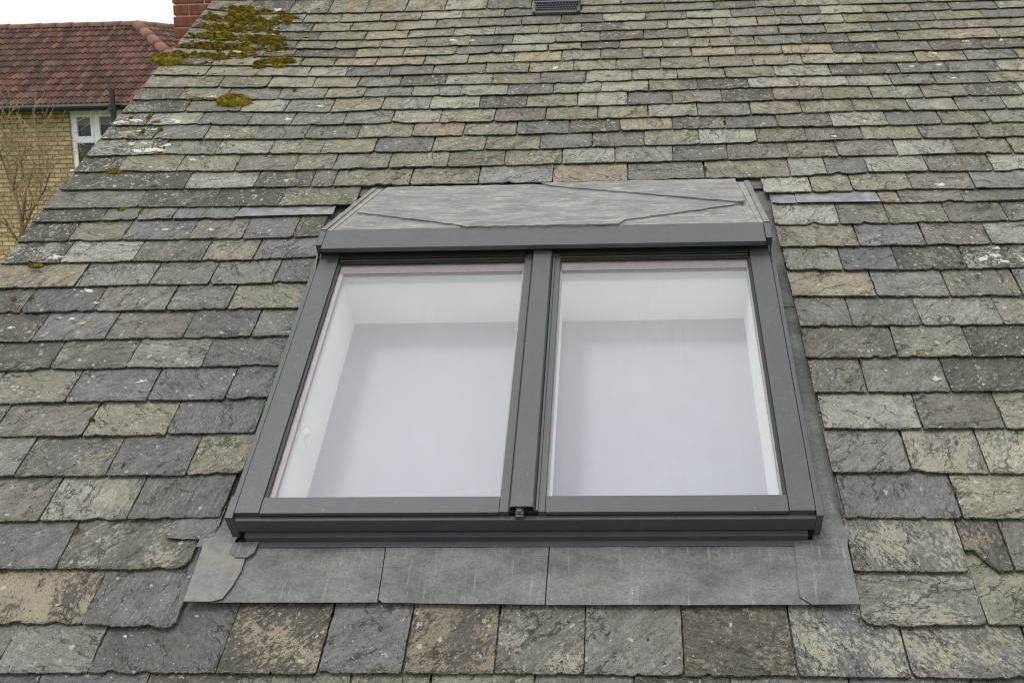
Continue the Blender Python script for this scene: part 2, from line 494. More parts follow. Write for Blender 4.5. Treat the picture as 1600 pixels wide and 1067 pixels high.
MS = m_slate(); MP = m_metal_paint(); MD = m_dark_trim(); ML = m_lead(); MLB = m_plain('bright_lead', (92, 94, 96), 0.6, 0.1, 18, metal=0.0, rgb2=(130, 131, 131), bumpd=0.003); MT = m_tray_slate(); MG = m_glass()
MMOSS = m_moss(); MLICH = m_lichen(); MTILE = m_tile()
M_WHITE = m_plain('white_lining', (246, 247, 245), 0.6, 0.01, 6)
M_BLIND = m_plain('blind_fabric', (156, 161, 169), 0.8, 0.02, 14)
M_SPACER = m_plain('glazing_spacer', (138, 130, 134), 0.5, 0.06, 30)
M_EDGELEAD = m_plain('pale_lead_edge', (108, 108, 104), 0.6, 0.18, 30, rgb2=(142, 140, 132), bumpd=0.002)
M_DECK = m_plain('bitumen_felt', (42, 40, 37), 0.95, 0.3, 60)
M_BLACK = m_plain('black_plastic', (24, 24, 25), 0.4, 0.15, 30)
M_UPVC = m_plain('white_upvc', (250, 251, 252), 0.35, 0.03, 8)
M_VENT = m_plain('vent_plastic', (74, 77, 80), 0.5, 0.12, 30)
M_BARK = m_plain('bark', (116, 104, 84), 0.9, 0.3, 40, bumpd=0.004)
M_TWIG = m_plain('twig', (138, 120, 96), 0.9, 0.25, 40)
M_GRASS = m_plain('grass', (66, 82, 40), 0.95, 0.35, 1.5, bumpd=0.05)
M_YBRICK = m_brick('yellow_stock_brick', (212, 190, 144), (174, 152, 110), (126, 114, 92))
M_RBRICK = m_plain('red_brick', (112, 62, 44), 0.85, 0.25, 26, bumpd=0.004)
M_RBRICK2 = m_plain('dark_red_brick', (84, 52, 42), 0.85, 0.25, 26, bumpd=0.004)
M_MORTAR = m_plain('lime_mortar', (190, 172, 138), 0.95, 0.15, 60, bumpd=0.003)
M_PANE = m_plain('house_pane', (34, 34, 36), 0.08, 0.2, 3)
M_BLIND2 = m_plain('roller_blind', (128, 134, 132), 0.8, 0.05, 9)

# ---------------------------------------------------------------- the setting
gv = [(-400, -400, 0), (400, -400, 0), (400, 400, 0), (-400, 400, 0)]
g = mesh_obj('ground', gv, [(0, 1, 2, 3)], M_GRASS, None, False)
tag(g, kind='structure')

# ---------------------------------------------------------------- slate roof
ROWS = [
([(-2.6,-0.715),(0,-0.712),(3.3,-0.718)],
 "-1.805,-1.465,d -1.465,-1.123,d -1.123,-0.837,k -0.837,-0.504,o -0.504,-0.262,o -0.262,0.051,o 0.051,0.35,g 0.35,0.631,k 0.631,0.978,g 0.978,1.33,d 1.33,1.646,d"),
([(-1.891,-0.504),(-1.612,-0.503),(-1.317,-0.498),(-0.919,-0.5),(-0.607,-0.502),(-0.348,-0.499),(-0.07,-0.498),(0.198,-0.499),(0.496,-0.502),(0.83,-0.503),(1.16,-0.506),(1.553,-0.509),(1.843,-0.51)],
 "-1.891,-1.612,g -1.612,-1.317,g -1.317,-0.919,d -0.919,-0.607,M -0.607,-0.348,e -0.348,-0.07,T -0.07,0.198,N 0.198,0.496,g 0.496,0.83,K 0.83,1.16,Y 1.16,1.526,Z 1.526,1.825,g"),
([(-1.79,-0.334),(-1.401,-0.329),(-1.392,-0.336),(-1.102,-0.35),(1.04,-0.341),(1.418,-0.332),(1.76,-0.327)],
 "-2.065,-1.79,g -1.79,-1.4,M -1.4,-1.094,d 1.048,1.424,N 1.424,1.76,O 1.76,2.024,g"),
([(-1.922,-0.128),(-1.581,-0.122),(-1.171,-0.125),(1.058,-0.135),(1.42,-0.143),(1.551,-0.136),(1.825,-0.134)],
 "-2.244,-1.922,g -1.922,-1.572,d -1.572,-1.123,N 1.054,1.422,N 1.422,1.559,K 1.559,1.825,g 1.825,2.081,o"),
([(-2.044,0.073),(-1.712,0.076),(-1.406,0.078),(-1.074,0.087),(1.06,0.076),(1.443,0.068),(1.852,0.066)],
 "-2.381,-2.044,g -2.044,-1.712,p -1.712,-1.401,s -1.401,-1.072,d 1.06,1.448,d 1.448,1.832,O 1.832,2.119,g"),
([(-2.227,0.273),(-1.89,0.276),(-1.55,0.276),(-1.257,0.275),(-1.049,0.284),(1.046,0.272),(1.32,0.27),(1.584,0.259),(1.915,0.257)],
 "-2.518,-2.227,g -2.227,-1.89,g -1.89,-1.549,G -1.549,-1.254,d -1.254,-1.049,O 1.046,1.323,g 1.323,1.586,N 1.586,1.915,Z 1.915,2.193,o"),
([(-2.405,0.474),(-2.066,0.471),(-1.714,0.47),(-1.393,0.473),(-1.058,0.479),(1.05,0.478),(1.401,0.47),(1.695,0.469),(2.008,0.469)],
 "-2.684,-2.405,g -2.405,-2.066,o -2.066,-1.712,p -1.712,-1.392,O -1.392,-1.055,d 1.05,1.403,w 1.403,1.698,p 1.698,2.008,O 2.008,2.275,g"),
([(-2.17,0.642),(-1.852,0.648),(-1.527,0.651),(-1.217,0.653),(-1.05,0.661),(1.04,0.659),(1.24,0.656),(1.544,0.655),(1.873,0.657)],
 "-2.495,-2.17,g -2.17,-1.852,o -1.852,-1.527,b -1.527,-1.217,d -1.217,-1.048,d 1.038,1.24,N 1.24,1.547,g 1.547,1.873,k 1.873,2.185,g"),
([(-2.309,0.826),(-1.993,0.832),(-1.674,0.834),(-1.365,0.836),(-1.049,0.84),(1.037,0.847),(1.391,0.844),(1.676,0.843),(1.977,0.845)],
 "-2.633,-2.309,o -2.309,-1.993,k -1.993,-1.674,p -1.674,-1.365,w -1.365,-1.046,d 1.035,1.391,p 1.391,1.676,o 1.676,1.977,k 1.977,2.253,g"),
([(-2.46,1),(-2.139,1),(-1.826,1.008),(-1.495,1.007),(-1.211,1.01),(-1.038,1.016),(1.035,1.034),(1.248,1.031),(1.521,1.025),(1.843,1.025),(2.145,1.027)],
 "-2.767,-2.46,g -2.46,-2.139,k -2.139,-1.826,b -1.826,-1.495,p -1.495,-1.211,d -1.211,-1.036,g 1.035,1.248,g 1.248,1.522,g 1.522,1.843,w 1.843,2.145,O"),
([(-2.603,1.177),(-2.265,1.183),(-1.946,1.188),(-1.626,1.185),(-1.357,1.187),(-1.038,1.191),(1.03,1.217),(1.375,1.209),(1.676,1.202),(1.968,1.2),(2.278,1.197)],
 "-2.496,-2.265,k -2.265,-1.946,d -1.946,-1.626,p -1.626,-1.357,g -1.357,-1.035,o 1.027,1.377,t 1.377,1.676,g 1.676,1.968,o 1.968,2.278,b"),
([(-2.527,1.348),(-2.091,1.354),(-1.758,1.359),(-1.49,1.355),(-1.206,1.356),(-1.034,1.363),(1.029,1.388),(1.267,1.383),(1.501,1.379),(1.788,1.38),(2.063,1.382)],
 "-2.507,-2.091,t -2.091,-1.758,g -1.758,-1.489,G -1.489,-1.204,g -1.204,-1.032,b 1.027,1.267,g 1.267,1.501,b 1.501,1.788,k 1.788,2.063,L 2.063,2.325,g"),
([(-2.52,1.525),(-2.227,1.524),(-1.892,1.527),(-1.573,1.523),(-1.337,1.52),(-1.05,1.54),(1.019,1.555),(1.363,1.547),(1.656,1.546),(1.934,1.547),(2.193,1.547)],
 "-2.514,-2.227,L -2.227,-1.892,w -1.892,-1.573,p -1.573,-1.337,o -1.337,-1.047,b 1.016,1.363,O 1.363,1.654,b 1.654,1.934,p 1.934,2.193,w 2.193,2.448,g"),
([(-2.507,1.685),(-2.258,1.69),(-2.004,1.688),(-1.685,1.686),(-1.431,1.683),(-1.195,1.686),(-1.065,1.695),(1.018,1.714),(1.306,1.71),(1.528,1.712),(1.792,1.713),(2.051,1.715),(2.315,1.716)],
 "-2.507,-2.256,L -2.256,-2.002,o -2.002,-1.685,b -1.685,-1.431,p -1.431,-1.194,b -1.194,-1.063,k 1.015,1.307,W 1.307,1.528,G 1.528,1.792,o 1.792,2.051,p 2.051,2.315,g"),
([(-2.49,1.84),(-2.157,1.843),(-1.812,1.847),(-1.505,1.844),(1.518,1.871),(1.608,1.87),(1.895,1.868),(2.278,1.871)],
 "-2.49,-2.157,k -2.157,-1.986,g -1.986,-1.812,g -1.812,-1.505,b 1.518,1.608,t 1.608,1.895,p 1.895,2.249,g 2.249,2.56,o"),
([(-2.473,1.949),(-2.019,1.95),(-1.646,1.943),(-1.322,1.938),(-0.953,1.936),(0.993,1.966),(1.213,1.966),(1.409,1.968),(1.679,1.973),(1.969,1.968),(2.336,1.966)],
 "-2.473,-2.019,g -2.019,-1.646,k -1.646,-1.321,k -1.321,-0.947,o 0.99,1.218,W 1.218,1.409,o 1.409,1.681,o 1.681,1.972,p 1.972,2.307,B 2.307,2.594,o"),
([(-2.481,2.109),(-1.836,2.098),(-1.487,2.1),(-1.202,2.095),(-1.094,2.094),(-0.711,2.095),(-0.373,2.093),(-0.011,2.086),(0.354,2.087),(0.726,2.098),(1.135,2.101),(1.309,2.107),(1.505,2.119),(1.791,2.119),(2.096,2.113),(2.47,2.11)],
 "-2.481,-1.836,k -1.836,-1.487,w -1.487,-1.202,k -1.202,-1.09,g -1.09,-0.711,o -0.711,-0.373,o -0.373,-0.011,B -0.011,0.354,t 0.354,0.726,g 0.726,1.136,o 1.136,1.31,w 1.31,1.506,b 1.506,1.791,w 1.791,2.096,p 2.096,2.44,w"),
([(-2.482,2.266),(-2.233,2.268),(-1.623,2.246),(-1.319,2.243),(-1.121,2.244),(-0.84,2.245),(-0.544,2.245),(-0.26,2.246),(0.029,2.252),(0.292,2.251),(0.579,2.252),(0.849,2.258),(1.149,2.263),(1.388,2.263),(1.675,2.263),(1.957,2.269),(2.229,2.261),(2.519,2.264)],
 "-2.482,-2.233,L -2.233,-1.925,o -1.925,-1.623,o -1.623,-1.319,p -1.319,-1.121,o -1.121,-0.84,g -0.84,-0.544,o -0.544,-0.26,p -0.26,0.029,o 0.029,0.292,w 0.292,0.579,g 0.579,0.849,d 0.849,1.149,p 1.149,1.388,o 1.388,1.675,p 1.675,1.957,w 1.957,2.229,o 2.229,2.504,o"),
([(-2.464,2.407),(-2.059,2.422),(-1.772,2.408),(-1.486,2.403),(-1.215,2.394),(-0.939,2.39),(-0.64,2.386),(-0.369,2.392),(-0.089,2.392),(0.176,2.399),(0.441,2.4),(0.717,2.401),(1.008,2.407),(1.256,2.411),(1.536,2.415),(1.824,2.409),(2.106,2.409),(2.38,2.409)],
 "-2.464,-2.059,L -2.059,-1.772,g -1.772,-1.486,w -1.486,-1.215,o -1.215,-0.939,o -0.939,-0.64,b -0.64,-0.369,o -0.369,-0.089,o -0.089,0.176,b 0.176,0.441,p 0.441,0.717,o 0.717,1.008,w 1.008,1.256,o 1.256,1.536,p 1.536,1.824,o 1.824,2.106,p 2.106,2.38,o 2.38,2.624,w"),
([(-2.445,2.583),(-2.149,2.567),(-1.604,2.545),(-1.329,2.534),(-1.052,2.534),(-0.767,2.535),(-0.496,2.536),(-0.219,2.531),(0.055,2.534),(0.319,2.545),(0.588,2.549),(0.859,2.547),(1.126,2.548),(1.403,2.542),(1.682,2.536),(1.952,2.543),(2.198,2.545),(2.458,2.545)],
 "-2.445,-2.149,L -2.149,-1.873,b -1.873,-1.6,o -1.6,-1.329,g -1.329,-1.052,g -1.052,-0.767,o -0.767,-0.496,t -0.496,-0.219,p -0.219,0.055,b 0.055,0.319,k 0.319,0.588,t 0.588,0.859,k 0.859,1.126,b 1.126,1.403,p 1.403,1.682,w 1.682,1.952,b 1.952,2.198,o 2.198,2.458,g 2.458,2.701,o"),
([(-2.448,2.712),(-2.236,2.709),(-1.95,2.707),(-1.673,2.688),(-1.434,2.678),(-1.154,2.672),(-0.894,2.676),(-0.636,2.669),(-0.347,2.663),(-0.074,2.67),(0.202,2.664),(0.466,2.674),(0.726,2.673),(1.002,2.673),(1.267,2.681),(1.538,2.688),(1.821,2.681),(2.067,2.676),(2.311,2.678),(2.588,2.678)],
 "-2.448,-2.236,L -2.236,-1.95,w -1.95,-1.673,g -1.673,-1.434,g -1.434,-1.154,g -1.154,-0.894,g -0.894,-0.636,w -0.636,-0.347,o -0.347,-0.074,p -0.074,0.202,o 0.202,0.466,o 0.466,0.726,w 0.726,1.002,b 1.002,1.267,o 1.267,1.538,o 1.538,1.821,o 1.821,2.067,w 2.067,2.311,b 2.311,2.556,w"),
([(-2.427,2.848),(-2.064,2.845),(-1.753,2.831),(-1.501,2.813),(-1.249,2.801),(-0.972,2.816),(-0.71,2.81),(-0.439,2.804),(-0.184,2.806),(0.091,2.807),(0.361,2.801),(0.602,2.81),(0.863,2.811),(1.137,2.815),(1.399,2.819),(1.652,2.813),(1.921,2.807),(2.151,2.816),(2.434,2.816),(2.729,2.815)],
 "-2.427,-2.064,L -2.064,-1.753,b -1.753,-1.501,w -1.501,-1.249,g -1.249,-0.972,o -0.972,-0.71,w -0.71,-0.439,w -0.439,-0.184,k -0.184,0.091,o 0.091,0.361,w 0.361,0.602,b 0.602,0.863,p 0.863,1.137,k 1.137,1.399,p 1.399,1.652,o 1.652,1.921,w 1.921,2.151,p 2.151,2.434,k 2.434,2.697,w"),
([(-2.422,2.986),(-2.144,2.984),(-1.577,2.95),(-1.313,2.955),(-1.092,2.958),(-0.829,2.956),(-0.558,2.943),(-0.298,2.941),(-0.045,2.943),(0.216,2.951),(0.477,2.948),(0.743,2.949),(1.018,2.949),(1.29,2.955),(1.555,2.947),(1.782,2.95),(2.015,2.945),(2.299,2.952),(2.609,2.957)],
 "-2.422,-2.144,k -2.144,-1.874,o -1.874,-1.577,g -1.577,-1.313,g -1.313,-1.092,o -1.092,-0.829,b -0.829,-0.558,w -0.558,-0.298,w -0.298,-0.045,b -0.045,0.216,w 0.216,0.477,w 0.477,0.743,o 0.743,1.018,k 1.018,1.29,w 1.29,1.555,w 1.555,1.782,w 1.782,2.015,b 2.015,2.299,b 2.299,2.558,o"),
([(-2.417,3.13),(-1.954,3.107),(-1.667,3.093),(-1.408,3.08),(-1.152,3.07),(-0.91,3.066),(-0.654,3.068),(-0.393,3.065),(-0.125,3.059),(0.13,3.057),(0.388,3.069),(0.638,3.071),(0.901,3.072),(1.173,3.072),(1.475,3.071),(1.851,3.073),(2.112,3.073),(2.386,3.073),(2.678,3.072)],
 "-2.417,-1.954,o -1.954,-1.667,o -1.667,-1.408,w -1.408,-1.152,o -1.152,-0.91,g -0.91,-0.654,k -0.654,-0.393,w -0.393,-0.125,p -0.125,0.13,g 0.13,0.388,w 0.388,0.638,w 0.638,0.901,o 0.901,1.173,o 1.173,1.475,w 1.475,1.851,k 1.851,2.112,b 2.112,2.386,b 2.386,2.678,w"),
([(-2.409,3.271),(-1.765,3.23),(-1.462,3.207),(-1.242,3.196),(-0.991,3.19),(-0.743,3.196),(-0.444,3.192),(-0.194,3.189),(0.059,3.195),(0.3,3.197),(0.551,3.194),(0.821,3.187),(1.067,3.201),(1.34,3.201),(1.674,3.198),(1.967,3.197),(2.241,3.205),(2.52,3.212),(2.826,3.217)],
 "-2.409,-2.07,o -2.07,-1.765,o -1.765,-1.462,w -1.462,-1.242,w -1.242,-0.991,b -0.991,-0.743,b -0.743,-0.444,p -0.444,-0.194,o -0.194,0.059,o 0.059,0.3,o 0.3,0.551,o 0.551,0.821,o 0.821,1.067,p 1.067,1.34,o 1.34,1.674,w 1.674,1.967,o 1.967,2.241,t 2.241,2.52,b 2.52,2.792,o"),
([(-2.4,3.401),(-1.796,3.349),(-1.535,3.332),(-1.335,3.325),(-1.089,3.312),(-0.81,3.308),(-0.555,3.31),(-0.289,3.311),(-0.014,3.311),(0.209,3.322),(0.453,3.324),(0.729,3.328),(0.979,3.33),(1.245,3.327),(1.528,3.322),(1.784,3.32),(2.075,3.319),(2.364,3.329),(2.618,3.334),(2.935,3.339)],
 "-2.4,-2.069,k -2.069,-1.796,o -1.796,-1.535,o -1.535,-1.335,o -1.335,-1.089,t -1.089,-0.81,t -0.81,-0.555,w -0.555,-0.289,o -0.289,-0.014,t -0.014,0.209,g 0.209,0.453,g 0.453,0.729,g 0.729,0.979,t 0.979,1.245,o 1.245,1.528,t 1.528,1.784,k 1.784,2.075,b 2.075,2.364,k 2.364,2.618,k 2.618,2.9,o"),
([(-2.382,3.511),(-1.846,3.465),(-1.601,3.452),(-1.233,3.42),(-0.946,3.42),(-0.638,3.423),(-0.366,3.434),(-0.097,3.444),(0.096,3.445),(0.319,3.448),(0.57,3.446),(0.842,3.438),(1.099,3.443),(1.373,3.447),(1.638,3.448),(1.924,3.451),(2.209,3.454),(2.483,3.458),(2.763,3.461)],
 "-2.382,-2.063,o -2.063,-1.846,L -1.846,-1.601,L -1.601,-1.233,k -1.233,-0.946,o -0.946,-0.638,o -0.638,-0.366,b -0.366,-0.097,w -0.097,0.096,o 0.096,0.319,k 0.319,0.57,o 0.57,0.842,o 0.842,1.099,p 1.099,1.373,b 1.373,1.638,k 1.638,1.924,o 1.924,2.209,o 2.209,2.483,t 2.483,2.763,o 2.763,3.041,p"),
([(-2.365,3.615),(-1.853,3.566),(-1.616,3.549),(-1.374,3.535),(-1.101,3.532),(-0.833,3.529),(-0.567,3.53),(-0.313,3.532),(-0.057,3.541),(0.203,3.546),(0.462,3.556),(0.72,3.561),(0.969,3.562),(1.252,3.566),(1.526,3.57),(1.791,3.571),(2.068,3.583),(2.339,3.587),(2.613,3.59),(2.911,3.593)],
 "-2.365,-2.073,L -2.073,-1.853,L -1.853,-1.616,k -1.616,-1.374,o -1.374,-1.101,o -1.101,-0.833,o -0.833,-0.567,p -0.567,-0.313,b -0.313,-0.057,w -0.057,0.203,g 0.203,0.462,k 0.462,0.72,b 0.72,0.969,o 0.969,1.252,g 1.252,1.526,b 1.526,1.791,o 1.791,2.068,d 2.068,2.339,g 2.339,2.613,o 2.613,2.893,o"),
([(-2.357,3.74),(-1.802,3.674),(-1.502,3.649),(-1.212,3.64),(-0.953,3.646),(-0.68,3.659),(-0.43,3.661),(-0.165,3.665),(0.091,3.672),(0.335,3.674),(0.605,3.678),(0.877,3.681),(1.141,3.684),(1.401,3.689),(1.652,3.693),(1.91,3.693),(2.185,3.695),(2.464,3.703),(2.734,3.707),(3.059,3.712)],
 "-2.357,-2.067,o -2.067,-1.802,o -1.802,-1.502,k -1.502,-1.212,o -1.212,-0.953,t -0.953,-0.68,o -0.68,-0.43,w -0.43,-0.165,g -0.165,0.091,w 0.091,0.335,k 0.335,0.605,g 0.605,0.877,w 0.877,1.141,w 1.141,1.401,p 1.401,1.652,w 1.652,1.91,o 1.91,2.185,b 2.185,2.464,o 2.464,2.734,b 2.734,3.022,o"),
([(-2.351,3.878),(-1.831,3.79),(-1.567,3.766),(-1.324,3.76),(-1.048,3.756),(-0.798,3.763),(-0.541,3.775),(-0.277,3.782),(-0.036,3.786),(0.219,3.788),(0.478,3.8),(0.725,3.802),(0.993,3.805),(1.258,3.812),(1.528,3.815),(1.786,3.815),(2.067,3.821),(2.3,3.821),(2.578,3.823),(2.875,3.83)],
 "-2.351,-2.083,L -2.083,-1.831,L -1.831,-1.567,L -1.567,-1.324,o -1.324,-1.048,o -1.048,-0.798,o -0.798,-0.541,p -0.541,-0.277,p -0.277,-0.036,b -0.036,0.219,k 0.219,0.478,w 0.478,0.725,p 0.725,0.993,w 0.993,1.258,b 1.258,1.528,g 1.528,1.786,w 1.786,2.067,o 2.067,2.3,p 2.3,2.578,b 2.578,2.875,g"),
([(-2.33,4.009),(-1.862,3.914),(-1.647,3.892),(-1.416,3.882),(-1.164,3.884),(-0.909,3.886),(-0.652,3.895),(-0.391,3.898),(-0.163,3.905),(0.085,3.912),(0.336,3.909),(0.598,3.91),(0.898,3.917),(1.151,3.932),(1.395,3.934),(1.657,3.935),(1.919,3.935),(2.718,3.936),(2.983,3.936)],
 "-2.33,-2.077,o -2.077,-1.862,o -1.862,-1.647,L -1.647,-1.416,o -1.416,-1.164,o -1.164,-0.909,o -0.909,-0.652,w -0.652,-0.391,o -0.391,-0.163,g -0.163,0.085,b 0.085,0.336,o 0.336,0.598,p 0.598,0.898,b 0.898,1.151,k 1.151,1.395,o 1.395,1.657,w 1.657,1.919,o 1.919,2.186,g 2.186,2.453,w 2.453,2.718,w 2.718,2.983,o"),
([(-2.32,4.128),(-1.979,4.051),(-1.768,4.028),(-1.515,4.013),(-1.274,4.006),(-1.024,4.008),(-0.774,4.011),(-0.509,4.012),(-0.228,4.012),(0.07,4.024),(0.448,4.027),(0.961,4.034),(1.822,4.04),(3.016,4.042)],
 "-2.32,-2.045,o -2.045,-1.768,k -1.768,-1.515,L -1.515,-1.274,o -1.274,-1.024,o -1.024,-0.774,o -0.774,-0.509,w -0.509,-0.228,d -0.228,0.07,w 0.07,0.329,o 0.329,0.586,g 0.586,0.843,p 0.843,1.099,o 1.099,1.354,k 1.354,1.608,k 1.608,1.861,g 1.861,2.132,k 2.132,2.402,g 2.402,2.671,o 2.671,2.977,w"),
]

PAL = {  # tint, patch colour, (patch, lichen speckle, flake lines)
 'g': ((122, 122, 117), (150, 148, 136), (.25, .10, .5)),
 'd': ((104, 106, 106), (134, 134, 128), (.12, .06, .35)),
 'b': ((111, 114, 116), (138, 139, 137), (.15, .08, .5)),
 'B': ((124, 128, 132), (146, 147, 146), (.12, .05, .5)),
 'o': ((128, 125, 108), (158, 152, 122), (.55, .35, .6)),
 'O': ((136, 132, 112), (162, 156, 128), (.60, .20, .7)),
 'w': ((144, 145, 137), (166, 164, 148), (.40, .18, .6)),
 'W': ((162, 163, 152), (180, 178, 160), (.40, .10, .4)),
 'p': ((120, 115, 107), (150, 143, 127), (.35, .15, .5)),
 't': ((146, 136, 112), (170, 156, 120), (.45, .15, .5)),
 'k': ((90, 85, 78), (142, 135, 116), (.45, .55, .7)),
 'L': ((78, 74, 67), (160, 156, 140), (.70, 1.3, .6)),
 'M': ((94, 88, 78), (168, 154, 120), (.85, .12, .3)),
 'N': ((114, 111, 104), (168, 162, 140), (.72, .12, .5)),
 'T': ((88, 82, 74), (152, 138, 108), (.70, .10, .3)),
 'K': ((92, 86, 76), (150, 138, 112), (.60, .12, .5)),
 'Y': ((106, 107, 108), (176, 170, 144), (.70, .05, .4)),
 'Z': ((118, 118, 112), (182, 174, 144), (.95, .05, .6)),
 's': ((138, 136, 124), (168, 162, 144), (.60, .10, .9)),
 'e': ((102, 104, 105), (132, 132, 128), (.12, .06, 1.0)),
 'G': ((110, 110, 106), (160, 146, 116), (.55, .20, .6)),
}
THK = lambda v: 0.0135 - 0.0014 * min(4.5, max(0, v))     # slates get thinner up the slope


def verge(v): return -2.512 + max(0.0, v - 1.6) * 0.073


rs = random.Random(11)
polys = [np.array(q) for q, _ in ROWS]
slist = [[(float(a.split(',')[0]), float(a.split(',')[1]), a.split(',')[2]) for a in s.split()] for _, s in ROWS]
# a course below the picture and the courses up to the ridge
polys.insert(0, np.array([(-2.6, -0.93), (3.3, -0.93)])); slist.insert(0, [])
vtop = 4.145
while vtop < 4.56:
    polys.append(np.array([(-2.3, vtop + 0.115), (0, vtop - 0.005), (3.3, vtop + 0.02)])); slist.append([])
    vtop += 0.112
NR = len(polys)


def vrow(i, u):
    if i >= NR: return vrow(NR - 1, u) + 0.112 * (i - NR + 1)
    p = polys[i]
    return float(np.interp(u, p[:, 0], p[:, 1]))


LETT = 'gowbptkd'
for i in range(NR):
    L = slist[i]
    v0 = vrow(i, -2.3)
    vg = verge(v0)
    typ = 0.27 if v0 < 2 else 0.25
    if not L:
        a = vg
        while a < 3.15:
            b = a + typ * rs.uniform(0.85, 1.2); L.append((a, b, rs.choices(LETT, [20, 30, 18, 12, 13, 6, 6, 3])[0])); a = b
    L2 = [list(x) for x in L if x[1] > vg + 0.06]
    if L2[0][0] < vg + 0.09: L2[0][0] = vg
    while L2[0][0] > vg + 0.01:
        b = L2[0][0]; a = b - typ * rs.uniform(0.9, 1.15)
        if a < vg + 0.12: a = vg
        L2.insert(0, [a, b, rs.choice('gokp')])
    while L2[-1][1] < 3.1:
        a = L2[-1][1]; L2.append([a, a + typ * rs.uniform(0.9, 1.15), rs.choice('gowp')])
    slist[i] = L2

SPECIAL = {  # (course, u of slate's left side rounded) -> corner/break shaping
}


ALB = 0.80


def noise1(rng, x, freq, octv=3):
    r = np.zeros_like(x); a = 1.0; tot = 0
    for o in range(octv):
        xx = (x - x.min()) * freq; n = int(xx.max()) + 3
        L = rng.rand(n + 1) * 2 - 1
        i = xx.astype(int); f = xx - i; f = f * f * (3 - 2 * f)
        r += a * (L[i] * (1 - f) + L[i + 1] * f); tot += a
        a *= 0.55; freq *= 2.1
    return r / tot


def noise2(rng, x, y, freq):
    xx = (x - x.min()) * freq; yy = (y - y.min()) * freq
    L = rng.rand(int(xx.max()) + 3, int(yy.max()) + 3) * 2 - 1
    i = xx.astype(int); j = yy.astype(int); f = xx - i; g_ = yy - j
    f = f * f * (3 - 2 * f); g_ = g_ * g_ * (3 - 2 * g_)
    return (L[i, j] * (1 - f) + L[i + 1, j] * f) * (1 - g_) + (L[i, j + 1] * (1 - f) + L[i + 1, j + 1] * f) * g_


